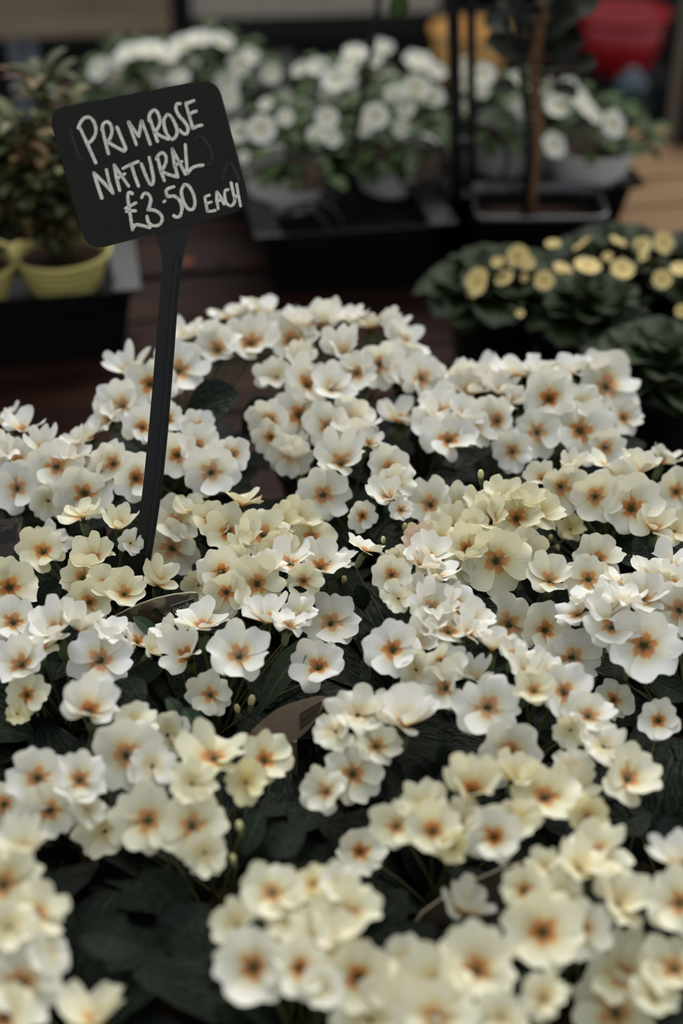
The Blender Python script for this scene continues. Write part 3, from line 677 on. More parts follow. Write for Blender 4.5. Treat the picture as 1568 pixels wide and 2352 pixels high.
def ribbon(strokes, w, off):
    vs_, fs = [], []
    for st in strokes:
        # smooth
        pts = [Vector(p) for p in st]
        if len(pts) > 3:
            q = []
            for i in range(len(pts)-1):
                p0, p1, p2, p3 = pts[max(i-1, 0)], pts[i], pts[i+1], pts[min(i+2, len(pts)-1)]
                for k in range(4):
                    t = k/4; q.append(.5*((2*p1)+(p2-p0)*t+(2*p0-5*p1+4*p2-p3)*t*t+(3*p1-p0-3*p2+p3)*t**3))
            q.append(pts[-1]); pts = q
        d0 = (pts[1]-pts[0]).normalized()*w*.4; d1 = (pts[-1]-pts[-2]).normalized()*w*.4
        pts = [pts[0]-d0]+pts+[pts[-1]+d1]
        b = len(vs_)
        for i, p in enumerate(pts):
            d = (pts[min(i+1, len(pts)-1)]-pts[max(i-1, 0)]).normalized(); nn = Vector((-d.y, d.x))
            ww = w/2*(.55 if i in (0, len(pts)-1) else random.uniform(.88, 1.08))
            for s, o in ((-1, 0), (-.6, .0004), (.6, .0004), (1, 0)):
                q = p+nn*ww*s
                vs_.append(SI @ on_sign(100+q.x/3.136, 170+q.y/3.136, off+o))
        for i in range(len(pts)-1):
            for k in range(3): fs.append((b+i*4+k, b+i*4+k+1, b+i*4+5+k, b+i*4+4+k))
    return vs_, fs
WORDS = WORDS[:-1]+[(WORDS[-1][0], 'faint rubbed-out chalk stroke', [q]) for q in WORDS[-1][2]]
for nm, lb, st in WORDS:
    old = nm == 'rubbed_chalk'
    v, f = ribbon(st, 27 if old else 22 if 'EACH' in lb else 25, .0001)
    o = link(nm, mesh(nm, v, f, M['chalk_old' if old else 'chalk'], False), board); o['label'] = lb

# ------------------------------------------------------------------ printed plant tags stuck in the pots
def print_material(name, c1, c2, c3, scale):
    a = N(name); vo = a.n('ShaderNodeTexVoronoi', {'Scale': scale}); a.t.links.new(a.coord(), vo.inputs['Vector'])
    c = a.ramp(vo.outputs[0], [(.0, c3), (.18, c1), (.5, c1), (.62, c2)])
    nz = a.noise(scale*.5); a.base(a.mix(a.smooth(nz, .4, .65), c2, c), .35, .4); return a.m
M['print'] = print_material('flower_print', srgb(150, 136, 104), srgb(60, 50, 36), srgb(150, 104, 50), 90)
M['print_back'] = print_material('tag_back', srgb(146, 126, 108), srgb(126, 106, 90), srgb(128, 48, 38), 75)
M['tag_dark'] = plain('tag_black_print', srgb(28, 26, 24), .4, .4, scale=100)
M['tag_white'] = plain('tag_white_print', srgb(190, 184, 170), .5, .3, var=.05)
M['tag_edge'] = plain('tag_white_edge', srgb(196, 186, 160), .5, .3, var=.05)
def plant_tag(label, poly, t, mat, extra=None, tilt=.45, yaw=0.0):
    cx = sum(p[0] for p in poly)/len(poly); cy = max(p[1] for p in poly)
    p0 = at_t(cx, cy, t); n = Vector((math.sin(yaw), -math.cos(yaw), tilt)).normalized()
    root = thing('plant_tag', label, 'plant tag', (p0.x, p0.y, .09), 0, 'printed plant tags')
    inv = Matrix.Translation((-p0.x, -p0.y, -.09))
    mp = lambda x, y, o=0.0: at_plane(x, y, p0+n*o, n)
    slab('card', poly, mp, .0006, mat, root, inv, n)
    # the stem that goes down into the pot
    b = inv @ mp(cx, cy-6)
    me = box_mesh('tag_stem', (b+Vector((b.x*-.0, .004, -.045))), (.010, .0012, .095), mat, 0, Matrix.Rotation(0, 3, 'X')); link('tag_stem', me, root)
    if extra: extra(root, inv, mp, n)
    return root
def smooth_poly(p, n=4):
    pts = [Vector(q) for q in p]; out = []; L = len(pts)
    for i in range(L):
        p0, p1, p2, p3 = pts[i-1], pts[i], pts[(i+1) % L], pts[(i+2) % L]
        for k in range(n):
            t = k/n; out.append(.5*((2*p1)+(p2-p0)*t+(2*p0-5*p1+4*p2-p3)*t*t+(3*p1-p0-3*p2+p3)*t**3))
    return out
def text_on(root, inv, mp, n, s, o_px, x_px, size_px, mat, name='lettering'):
    cu = bpy.data.curves.new('t', 'FONT'); cu.body = s; cu.size = 1.0; cu.shear = .3
    ob = bpy.data.objects.new('t', cu); COL.objects.link(ob)
    dg = bpy.context.evaluated_depsgraph_get()
    me = bpy.data.meshes.new_from_object(ob.evaluated_get(dg)); bpy.data.objects.remove(ob)
    d = (Vector(x_px)-Vector(o_px)); wpx = d.length; d.normalize(); u = Vector((d.y, -d.x))
    xs = [v.co.x for v in me.vertices]; k = wpx/max(xs)
    for v in me.vertices:
        q = Vector(o_px)+d*v.co.x*k+u*v.co.y*size_px
        v.co = inv @ mp(q.x, q.y, .0006)
    me.materials.clear(); me.materials.append(mat)
    return link(name, me, root)
def rim(root, inv, mp, pts, w):
    me = tube('rim', [inv @ mp(x, y, .0002) for x, y in pts], w, M['tag_edge'], 5); link('rim', me, root)
def extra1(root, inv, mp, n):
    b = slab('print_box', round_poly([(392, 1390), (446, 1372), (449, 1406), (395, 1424)], 4, 3), lambda x, y: mp(x, y, .0003), .0003, M['tag_dark'], root, inv, n)
    me = tube('frame_line', [inv @ mp(x, y, .0005) for x, y in ((394, 1420), (393, 1391), (445, 1374), (447, 1402))], .0003, M['tag_white'], 4); link('frame_line', me, b)
    text_on(b, inv, mp, n, 'locally', (397, 1408), (443, 1392), 18, M['tag_white'])
    rim(root, inv, mp, [(232, 1440), (258, 1418), (292, 1400), (325, 1386), (359, 1374), (400, 1365), (437, 1361), (452, 1362)], .00055)
plant_tag('arched plant tag with a flower picture and white framed word locally', [(232, 1440), (258, 1418), (292, 1400), (325, 1386), (359, 1374), (400, 1365), (437, 1361), (452, 1362), (456, 1370), (454, 1400), (440, 1450), (400, 1475), (300, 1475)], depth(at_z(340, 1420, .150)), M['print'], extra1)
def extra2(root, inv, mp, n):
    b = slab('print_box', [(690, 1640), (738, 1612), (728, 1644), (688, 1676)], lambda x, y: mp(x, y, .0003), .0003, plain('faded_print', srgb(84, 68, 58), .5, .3), root, inv, n)
    me = tube('frame_line', [inv @ mp(x, y, .0005) for x, y in ((690, 1640), (738, 1612), (728, 1644), (688, 1676))], .0004, M['tag_dark'], 4, closed=True); link('frame_line', me, b)
    text_on(b, inv, mp, n, 'locally', (694, 1660), (728, 1634), 14, M['tag_dark'])
plant_tag('brown leaf-shaped plant tag with red spots in the middle foreground', smooth_poly([(572, 1690), (600, 1658), (640, 1628), (690, 1610), (742, 1600), (742, 1622), (720, 1660), (690, 1692), (640, 1722), (590, 1722)]), depth(at_z(650, 1670, .140)), M['print_back'], extra2)
def extra3(root, inv, mp, n):
    b = slab('print_box', [(-30, 1206), (40, 1199), (32, 1242), (-30, 1262)], lambda x, y: mp(x, y, .0003), .0003, M['tag_dark'], root, inv, n)
    me = tube('frame_line', [inv @ mp(x, y, .0005) for x, y in ((-30, 1207), (40, 1200), (32, 1242))], .0003, M['print_back'], 4); link('frame_line', me, b)
    text_on(b, inv, mp, n, 'locally', (-22, 1226), (36, 1210), 16, M['print_back'])
plant_tag('dark printed plant tag cut by the left edge', [(-60, 1196), (0, 1193), (14, 1192), (50, 1186), (52, 1192), (44, 1240), (20, 1290), (-50, 1300)], depth(at_z(10, 1240, .135)), M['print'], extra3)
def extra4(root, inv, mp, n): rim(root, inv, mp, [(1116, 1140), (1135, 1122), (1160, 1106), (1190, 1096), (1225, 1092)], .0005)
plant_tag('brown spotted plant tag half hidden behind the cream cluster', [(1116, 1140), (1135, 1122), (1160, 1106), (1190, 1096), (1225, 1092), (1235, 1110), (1225, 1165), (1130, 1170)], depth(at_z(1170, 1130, .140))+.03, M['print_back'], extra4)
def extra5(root, inv, mp, n): rim(root, inv, mp, [(932, 2150), (970, 2095), (1030, 2052), (1090, 2022), (1150, 1995), (1210, 1978), (1268, 1966)], .0005)
plant_tag('long dark plant tag with a pale edge in the lower right gap', [(932, 2150), (970, 2095), (1030, 2052), (1090, 2022), (1150, 1995), (1210, 1978), (1268, 1966), (1272, 1980), (1200, 2060), (1120, 2120), (1000, 2190), (940, 2190)], depth(at_z(1050, 2100, .130)), plain('tag_dark_brown', srgb(58, 44, 32), .5, .3, scale=60), extra5, tilt=.5)

# ------------------------------------------------------------------ trays behind
def tray(label, u0, u1, v0, v1, h=.085, name='carry_tray'):
    r = thing(name, label, 'tray', yw((u0+u1)/2, (v0+v1)/2, 0), YAW, 'black plastic carry trays')
    W, D = (u1-u0), (v1-v0)
    bm = bmesh.new()
    # body: open box with sloping sides
    def ring(w, d, z): return [bm.verts.new(c) for c in ((-w/2, -d/2, z), (w/2, -d/2, z), (w/2, d/2, z), (-w/2, d/2, z))]
    rs = [ring(W-.05, D-.05, .0), ring(W-.02, D-.02, h-.003), ring(W, D, h-.003), ring(W, D, h), ring(W-.060, D-.008, h-.0008), ring(W-.066, D-.014, h-.022)]
    for a, b in zip(rs, rs[1:]):
        for k in range(4): bm.faces.new((a[k], a[(k+1) % 4], b[(k+1) % 4], b[k]))
    bm.faces.new(rs[0][::-1]); bm.faces.new(rs[-1])
    bmesh.ops.bevel(bm, geom=[e for e in bm.edges if abs(e.verts[0].co.z-e.verts[1].co.z) > .001 and abs(e.verts[0].co.x-e.verts[1].co.x) < .03], offset=.008, segments=3, affect='EDGES')
    me = bpy.data.meshes.new('body'); bm.to_mesh(me); bm.free(); me.materials.append(M['tray_matte'])
    link('body', me, r)
    fl_ = box_mesh('flange', (0, 0, 0), (.030, D-.004, .0016), M['tray_plastic'], .0005)
    for sx in (-1, 1): link('flange', fl_, r, Matrix.Translation((sx*(W/2-.0155), 0, h+.0006)))
    return r
# left tray: right front corner in the picture at (328, 690); its top stands .085 above the table
TH = .085
lc = inv_yw(at_z(326, 668, TH))
tray('black carry tray at the left under the yellow pots', lc[0]-.50, lc[0], lc[1], lc[1]+.135)
cc = inv_yw(at_z(585, 548, TH)); cr = inv_yw(at_z(1060, 470, TH))
tray('black carry tray in the middle under the white flowering pots', cc[0], cc[0]+.235, cc[1], cc[1]+.34)
bl = inv_yw(at_z(186, 222, TH))
tray('black carry tray far back left, its corner above the sign', bl[0], bl[0]+.32, bl[1]-.02, bl[1]+.16)
rr = inv_yw(at_z(1482, 420, TH))
tray('black carry tray at the far right holding the white pot', rr[0]-.25, rr[0], rr[1]-.005, rr[1]+.22)

# background white flowering pots
BGFLOWER = None
def simple_flower(seed, mat):
    r = random.Random(seed); vs_, fs, uv = [], [], []
    for k in range(5):
        b = len(vs_); a = 2*math.pi*k/5
        for i in range(4):
            u = i/3
            for j in range(5):
                v = -1+j/2; L = 1-.12*math.exp(-(v/.3)**2)-.28*abs(v)**3
                rr_ = .05+(L-.05)*u; wh = .04+.56*math.sin(math.pi/2*u)
                x, y = wh*v, rr_; z = .22*math.hypot(x, y)**1.3+.05*math.sin(3*v+seed)*u + v*.05*u
                vs_.append((x*math.cos(a)-y*math.sin(a), x*math.sin(a)+y*math.cos(a), z)); uv.append((j/4, u))
        for i in range(3):
            for j in range(4):
                q = b+i*5+j; fs.append((q, q+1, q+6, q+5))
    return mesh('flower', vs_, fs, mat, True, uv)
SIMPLE = [simple_flower(s, M['petal']) for s in range(4)]
BGLEAF = [leaf_mesh('leaf', 500+k, 1.0, .5, (math.radians(65), math.radians(-20)), M['leaf_bg'], nu=8, nv=4) for k in range(5)]
M['white_pot'] = plain('white_pot', srgb(240, 236, 228), .4, .4, var=.03)
M['yellow_pot'] = plain('olive_yellow_pot', srgb(226, 210, 126), .5, .4, var=.06)
def small_pot(mat, R=.05, H=.048):
    prof = [(.002, 0), (R*.66, 0), (R*.70, .003)]
    for k in range(4): z = H*(.18+.17*k); rr_ = R*(.74+.055*k); prof += [(rr_, z), (rr_+.0010, z+.004), (rr_, z+.008)]
    prof += [(R*.95, H*.86), (R*1.0, H*.88), (R*1.02, H), (R*.96, H), (R*.94, H*.85)]
    return lathe('pot', prof, mat, 36)
WPOT = small_pot(M['white_pot'], .056, .054); YPOT = small_pot(M['yellow_pot'], .053, .048); SOIL2 = lathe('soil', [(0, .036), (.03, .038), (.0455, .035)], M['soil'], 18)
ZP = TH-.022+.001      # floor of a tray
def bg_plant(label, px, py, pot, flowers, seed, rad=.075, height=.10, nleaf=60, leafL=(.025, .042), base=ZP):
    """px,py: where the pot's middle meets the tray"""
    rng = random.Random(seed); c = at_z(px, py, base)
    r = thing('flowering_plant', label, 'plant', c, 0, 'white flowering pots on the back trays')
    link('pot', pot, r); link('soil', SOIL2, r)
    inv = Matrix.Translation(-c)
    zc = .044
    for k in range(nleaf):
        a = rng.uniform(0, 6.283); q = math.sqrt(rng.random()); zz = zc+(height-.012)*(1-q*q*.75)*rng.uniform(.35, .95)
        p = Vector((rad*.80*q*math.cos(a), rad*.85*q*math.sin(a), zz))
        m = Matrix.Translation(p) @ Matrix.Rotation(a-1.57+rng.uniform(-.6, .6), 4, 'Z') @ Matrix.Rotation(rng.uniform(-.9, -.2)*q, 4, 'X') @ Matrix.Scale(rng.uniform(*leafL), 4)
        link('leaf', BGLEAF[rng.randrange(5)], r, m)
    stem = tube('stem', [(0, 0, .04), (.004, 0, .06), (.002, .003, zc+height*.8)], [.006, .004, .003], M['stalk'], 6); link('stem', stem, r)
    for (x, y, w, nx, ny) in flowers:
        z = base+zc+height*.8
        for _ in range(12):
            p = at_z(x, y, z); q = min(1.3, math.hypot(p.x-c.x, p.y-c.y)/rad); z = z*.5+.5*(base+zc+height*(1-.62*q*q))
        R = w*rng.uniform(.38, .5)*depth(p)/F
        g = rng.uniform(.94, 1.02)
        link('flower', SIMPLE[rng.randrange(4)], r, inv @ trs(p, frame(facing(x, y, nx, ny), rng.uniform(0, 6)), R), (.92*g, .91*g, .84*g, .15))
    return r
PLW = [
 ('white flowering plant at the far left of the back, touching the sign top', 330, 290, [(230,160,60,-.5,.5),(275,140,55,-.3,.6),(300,122,70,-.2,.8),(345,118,75,0,.85),(380,130,60,.2,.8),(335,182,45,0,.3),(375,175,70,0,.5),(410,178,70,0,.6),(265,185,60,-.4,.2),(300,200,50,0,.2)], .085),
 ('highest white flowering plant at the back, above the sign corner', 500, 270, [(420,105,70,-.2,.8),(460,92,70,0,.85),(510,96,65,.4,.7),(440,155,48,-.2,.3),(550,150,65,.1,.5),(575,130,50,.4,.6),(480,170,50,0,.3),(520,190,60,.1,.3),(620,170,55,.2,.4),(525,228,60,0,.3)], .085),
 ('white flowering plant with cream flowers right beside the sign edge', 655, 470, [(548,305,65,-.2,.4),(600,298,75,0,.3),(655,270,50,0,.3),(700,215,65,0,.6),(650,225,50,-.2,.5),(560,362,40,-.3,.2),(725,310,45,.1,.3),(762,318,45,.2,.3),(750,272,65,.1,.4),(610,240,45,-.2,.5)], .085),
 ('white flowering plant in the middle behind the thin wire', 800, 330, [(730,155,65,-.2,.7),(770,185,75,0,.6),(815,125,65,0,.8),(800,150,60,0,.6),(800,182,55,0,.4),(795,215,60,0,.3),(785,245,55,0,.3),(755,215,50,-.2,.4),(855,135,55,0,.5),(690,160,50,-.5,.6)], .085),
 ('white flowering plant just left of the twin black posts', 900, 430, [(875,113,70,0,.8),(885,180,65,0,.5),(862,268,70,.1,.3),(835,280,50,-.2,.3),(838,295,45,-.1,.1),(920,295,50,.1,.2),(960,145,80,.2,.8),(1000,165,55,.3,.6),(955,205,70,0,.4),(995,222,65,.2,.4),(905,215,50,0,.3),(930,250,50,0,.3)], .09),
 ('white flowering plant behind the twin posts and the sapling trunk', 1150, 385, [(1110,172,60,0,.5),(1105,210,45,0,.3),(1180,236,40,0,.3),(1196,260,36,.2,.2),(1120,276,60,0,.4),(1155,265,55,.1,.4),(1064,150,50,-.2,.5),(1064,190,45,0,.4),(1185,180,45,.2,.5),(1064,255,45,0,.3)], .08),
 ('white flowering plant in the white pot at the far right', 1350, 425, [(1250,190,45,-.2,.5),(1305,198,50,0,.6),(1280,245,70,.2,.6),(1325,225,60,.4,.6),(1345,250,55,.5,.6),(1365,268,50,.5,.5),(1405,285,70,.6,.2),(1270,335,70,.5,.4),(1250,218,42,-.2,.4),(1225,205,40,-.3,.4)], .08),
]
for i, (lb, px, py, fl_, rad) in enumerate(PLW):
    bg_plant(lb, px, py, WPOT, fl_, 40+i, rad, .085, 150)
# printed cards in the back pots
M['card'] = print_material('card_print', srgb(134, 110, 88), srgb(80, 58, 44), srgb(96, 60, 36), 40)
def back_card(label, x0, y0, x1, y1, Y):
    p0 = at_y((x0+x1)/2, y1, Y); n = Vector((.05, -1, .25)).normalized(); r = thing('picture_card', label, 'plant tag', p0, 0, 'picture cards in the back pots')
    inv = Matrix.Translation(-p0); mp = lambda x, y, o=0.0: at_plane(x, y, p0+n*o, n)
    slab('card', round_poly([(x0, y0+4), (x1, y0), (x1-4, y1-4), (x0+4, y1)], 6, 3), mp, .0008, M['card'], r, inv, n)
    slab('card_top', [(x0, y0-10), (x1, y0-14), (x1, y0), (x0, y0+4)], mp, .0010, M['tag_dark'], r, inv, n)
def yfront(px, py, z): return at_z(px, py, z).y
back_card('brown picture card in the pot next to the sign', 662, 358, 748, 442, yfront(655, 470, ZP)-.062)
back_card('brown picture card behind the thin black wire', 775, 330, 868, 395, yfront(900, 430, ZP)-.066)
back_card('round-cornered picture card left of the twin posts', 945, 345, 1010, 415, yfront(900, 430, ZP)-.060)
back_card('brown picture card in the white pot at the far right', 1285, 290, 1368, 358, yfront(1350, 425, ZP)-.060)

# ------------------------------------------------------------------ left: variegated shrubs in yellow pots
VARL = [leaf_mesh('leaf', 600+k, 1.0, .27, (math.radians(60), math.radians(-35+12*k)), M['leaf_var'], nu=7, nv=2, cupv=.3, serr=0) for k in range(4)]
VC = [srgb(128, 130, 88), srgb(92, 104, 58), srgb(140, 130, 88), srgb(146, 112, 72), srgb(120, 60, 50), srgb(70, 84, 48), srgb(82, 92, 66), srgb(150, 148, 118), srgb(128, 92, 44)]
def shrub(label, px, py, seed, tall, base=ZP, dark=False, spread=.075):
    rng = random.Random(seed); c = at_z(px, py, base)
    r = thing('variegated_shrub', label, 'plant', c, 0, 'shrubs in yellow pots')
    link('pot', YPOT, r); link('soil', SOIL2, r)
    for s in range(22):
        a = rng.uniform(0, 6.283); q = math.sqrt(rng.uniform(.05, 1))*spread; h = tall*rng.uniform(.35, 1.0)*(1-.25*q/spread)
        pts = bez(Vector((.01*math.cos(a), .01*math.sin(a), .04)), Vector((.015*math.cos(a), .015*math.sin(a), .04+h*.5)), Vector((q*.7*math.cos(a), q*.7*math.sin(a), .04+h*.8)), Vector((q*math.cos(a), q*math.sin(a), .04+h)), 12)
        st = link('stem', tube('stem', pts, .0017, M['stalk'], 5), r)
        for k in range(1, 12):
            for e in range(3):
                az = rng.uniform(0, 6.283)
                m = Matrix.Translation(pts[k]) @ Matrix.Rotation(az, 4, 'Z') @ Matrix.Scale(rng.uniform(.040, .060), 4)
                col = VC[rng.choice((5, 1, 5, 0)) if dark else rng.randrange(len(VC))]
                link('leaf', VARL[rng.randrange(4)], st, m, tuple(x*.62 for x in col[:3])+(1,))
    return r
shrub('variegated olive and pink shrub in the yellow pot left of the sign', 150, 664, 3, .20)
shrub('shrub in the yellow pot cut off by the left edge', -62, 692, 5, .15, dark=True, spread=.06)

# ------------------------------------------------------------------ right: yellow primulas with round dark leaves
YL = [leaf_mesh('leaf', 700+k, 1.0, .72, (math.radians(46-9*k), math.radians(-40+6*k)), M['leaf_yel'], nu=12, nv=6, blunt=.8, cupv=.3, wave=.2) for k in range(5)]
YELLOW = (.93, .74, .34)
BPOT = lathe('pot', [(.002, 0), (.038, 0), (.040, .004), (.051, .075), (.055, .076), (.056, .088), (.053, .089), (.050, .076)], M['tray_plastic'], 32)
SOIL3 = lathe('soil', [(0, .076), (.03, .078), (.0502, .074)], M['soil'], 18)
def yellow_plant(label, px, py, zc, flowers, seed, n=40, L=(.036, .090), pot=True):
    rng = random.Random(seed); c = at_z(px, py, 0)
    r = thing('yellow_primula', label, 'plant', c, 0, 'yellow primulas with dark leaves'); inv = Matrix.Translation(-c)
    link('pot', BPOT, r); link('soil', SOIL3, r)
    for k in range(n):
        a = 2*math.pi*k/n*2.618+rng.uniform(-.3, .3); inner = k/n
        l = L[0]+(L[1]-L[0])*(1-inner)*rng.uniform(.85, 1.1)
        m = Matrix.Translation((.01*math.cos(a+1.57), .01*math.sin(a+1.57), .070+.035*inner)) @ Matrix.Rotation(a, 4, 'Z') @ Matrix.Rotation(.8*inner, 4, 'X') @ Matrix.Scale(l, 4)
        link('leaf', YL[rng.randrange(5)], r, m)
    for (x, y, w, nx, ny) in flowers:
        p = at_z(x, y, zc); R = w*rng.uniform(.42, .56)*depth(p)/F; nx += rng.uniform(-.45, .45); ny += rng.uniform(-.1, .5)
        o = link('flower', SIMPLE[rng.randrange(4)], r, inv @ trs(p, frame(facing(x, y, nx, ny), rng.uniform(0, 6)), R), YELLOW+(.08,))
        iw = (trs(p, frame(facing(x, y, nx, ny), 0), R)).inverted()
        me = tube('stalk', [inv @ p, inv @ p.lerp(Vector((c.x, c.y, .085)), .5), Vector((0, 0, .08))], .0016, M['stalk'], 5, cap=False); link('stalk', me, r)
    return r
yellow_plant('yellow primula with dark round leaves beside the brown table gap', 1130, 850, .125, [(1098,650,75,-.4,.3),(1158,640,42,0,.2),(1190,590,55,-.1,.3),(1210,605,45,.2,.2),(1143,602,30,0,.2),(1250,645,58,0,.1),(1290,620,52,.1,.3),(1205,638,24,0,.2),(1194,720,22,0,0),(1270,562,36,0,.6)], 1)
yellow_plant('yellow primula with dark round leaves behind, near the pot rim', 1395, 795, .130, [(1340,562,55,-.5,.5),(1418,558,56,0,.6),(1395,590,26,0,.3),(1348,614,62,-.2,.5),(1428,620,68,0,.2),(1475,565,42,.2,.3)], 2)
yellow_plant('yellow primula cut by the right edge with large dark leaves', 1585, 810, .130, [(1522,560,52,0,.3),(1478,590,24,0,.2),(1520,642,44,0,.2),(1562,620,56,-.2,.3),(1565,715,36,0,.2)], 3)
yellow_plant('leafy dark primula low between the yellow ones, without open flowers', 1330, 905, .12, [], 5, n=34, L=(.035, .07))
yellow_plant('large-leaved dark primula right of the back right white primrose plant', 1495, 1040, .120, [], 4, n=34, L=(.035, .085))

# ------------------------------------------------------------------ black square pot with sapling
sq = at_z(1245, 470, 0)
def square_pot():
    r = thing('potted_sapling', 'thin brown sapling in a square black pot behind the yellow primulas', 'tree', (0, 0, 0))
    zt = .10
    a = at_z(1090, 500, zt); b = at_z(1402, 496, zt); c = at_z(1352, 420, zt); d = at_z(1098, 420, zt)
    ctr_ = (a+b+c+d)/4; r.location = (ctr_.x, ctr_.y, 0); inv = Matrix.Translation((-ctr_.x, -ctr_.y, 0))
    W = (b-a).length; D = max((d-a).length, W*.62)
    seg = 48
    prof = [(.002, .0), (.40, .0), (.41, .004), (.475, zt-.012), (.50, zt-.011), (.50, zt), (.475, zt+.001), (.465, zt-.012), (.455, zt-.03)]
    me = lathe('pot', prof, M['tray_plastic'], seg, sq=9)
    for v in me.vertices: v.co.x *= W; v.co.y *= D
    link('pot', me, r)
    me = lathe('soil', [(0, zt-.024), (.25, zt-.020), (.457, zt-.028)], M['soil'], seg, sq=9)
    for v in me.vertices: v.co.x *= W; v.co.y *= D
    link('soil', me, r)
    Y = ctr_.y
    tp = [at_y(x, y, Y+dy) for x, y, dy in ((1222, 470, 0), (1222, 430, 0), (1228, 360, .0), (1236, 290, .005), (1230, 220, .01), (1226, 160, .01), (1234, 100, .015), (1242, 40, .02), (1244, -20, .02), (1240, -120, .02), (1236, -260, .02))]
    tp[0] = Vector((tp[1].x, tp[1].y, zt-.03))
    tr = link('trunk', tube('trunk', [inv @ p for p in tp], [.0062]*4+[.0058]*4+[.005]*3, M['bark'], 10), r)
    cn = [at_y(x, y, Y-.01) for x, y in ((1222, 470), (1216, 330), (1200, 180), (1190, 60), (1186, -150))]
    cn[0] = Vector((cn[1].x, cn[1].y, zt-.03))
    o = link('cane', tube('cane', [inv @ p for p in cn], .0042, M['black_metal'], 8), r); o['label'] = 'dark support cane'
    rng = random.Random(8)
    TL = [leaf_mesh('leaf', 800+k, 1.0, .75, (math.radians(20), math.radians(-40)), M['leaf_tree'], nu=9, nv=4, cupv=.2, wave=.15, serr=.06) for k in range(3)]
    spots = [(1160, 110, 120, 2.6), (1190, 150, 90, 3.3), (1145, 60, 90, 1.9), (1285, 60, 120, -1.0), (1300, 110, 110, -1.7), (1270, 160, 100, -2.2), (1320, 20, 120, -.6), (1180, 20, 90, 1.2), (1340, 150, 70, -2.4), (1160, 200, 60, 3.0), (1255, 10, 90, -.3), (1300, 210, 60, -2.6), (1200, 70, 70, 2.0)]
    for x, y, w, ang in spots:
        p = at_y(x, y, Y+rng.uniform(-.03, .03)); b0 = at_y(1234, min(y+40, 200), Y+.01)
        L = w*depth(p)/F
        d = (p-b0).normalized()
        yd = d; zd = Vector((0, -.6, .8)); zd = (zd-yd*zd.dot(yd)).normalized(); xd = yd.cross(zd)
        m = Matrix((xd*L, yd*L, zd*L)).transposed().to_4x4(); m.translation = inv @ (p-d*L*.5)
        lf = link('leaf', TL[rng.randrange(3)], r, m)
        me = tube('twig', [inv @ b0, inv @ b0.lerp(p-d*L*.5, .5)+Vector((0, 0, .004)), inv @ (p-d*L*.5)], .0012, M['bark'], 5); link('twig', me, r)
square_pot()

# ------------------------------------------------------------------ black posts, wire and hoops
def rod(name, label, cat, pts, rad, mat, seg=10, group=None):
    p0 = Vector(pts[0]); base = Vector((p0.x, p0.y, min(Vector(p).z for p in pts)))
    o = link(name, tube(name, [Vector(p)-base for p in pts], rad, mat, seg), None, Matrix.Translation(base)); tag(o, label, cat, group); return o
py_ = at_z(1072, 600, 0).y
def post_pts(x0, x1, Y): return [Vector((at_y(x1, 600, Y).x, Y, 0.0)), at_y((x0+x1)/2, 300, Y), at_y(x0, 0, Y), at_y(x0-8, -250, Y)]
PYY = py_+.0
tw = thing('stand_post', 'pair of upright black metal posts left of the sapling', 'post', Vector((at_y(1075, 600, PYY).x, PYY, 0)))
ti = Matrix.Translation(-tw.location)
for x0, x1, rr_ in ((1040, 1054, .0072), (1081, 1085, .0052)):
    pp = post_pts(x0, x1, PYY); link('upright', tube('upright', [ti @ p for p in pp], rr_, M['black_metal'], 12), tw)
link('base_plate', box_mesh('base_plate', ti @ Vector((at_y(1070, 600, PYY).x, PYY, .003)), (.06, .04, .006), M['black_metal'], .001), tw)
cl = at_y(1062, 325, PYY); link('clamp', box_mesh('clamp', ti @ (cl+Vector((-.002, -.006, 0))), (.028, .012, .012), M['black_metal'], .002), tw)
WY = at_z(770, 600, 0).y
rod('wire', 'thin slanting black wire in front of the white pots', 'wire', [Vector((at_y(752, 585, WY).x, WY, .003)), at_y(790, 440, WY-.01), at_y(830, 240, WY-.02), at_y(862, 60, WY-.02), at_y(885, -150, WY-.02)], .0034, M['black_metal'])
def hoop(label, cx, cy, w, h, Y, lean=0.0, rad=.0028):
    pts = []
    for k in range(40):
        a = 2*math.pi*k/40; pts.append(at_y(cx+w/2*math.cos(a)+lean*math.sin(a), cy+h/2*math.sin(a), Y))
    base = min(pts, key=lambda p: p.z).copy()
    o = link('wire_hoop', tube('wire_hoop', [p-base for p in pts], rad, M['hoop'], 8, closed=True), None, Matrix.Translation(base)); tag(o, label, 'wire', 'wire hoops'); return o
M['hoop'] = plain('dull_wire', srgb(52, 46, 40), .5, .4)
hoop('lower black wire hoop standing on the brown table', 685, 560, 150, 165, at_z(685, 640, .003).y)
hoop('upper black wire hoop against the middle tray', 720, 520, 130, 110, at_z(685, 640, .003).y+.012)
hoop('dark wire hoop beside the twin posts under the flowers', 965, 380, 110, 120, WY+.02)
hoop('dark wire arch right of the twin posts', 1110, 360, 110, 150, PYY+.03)

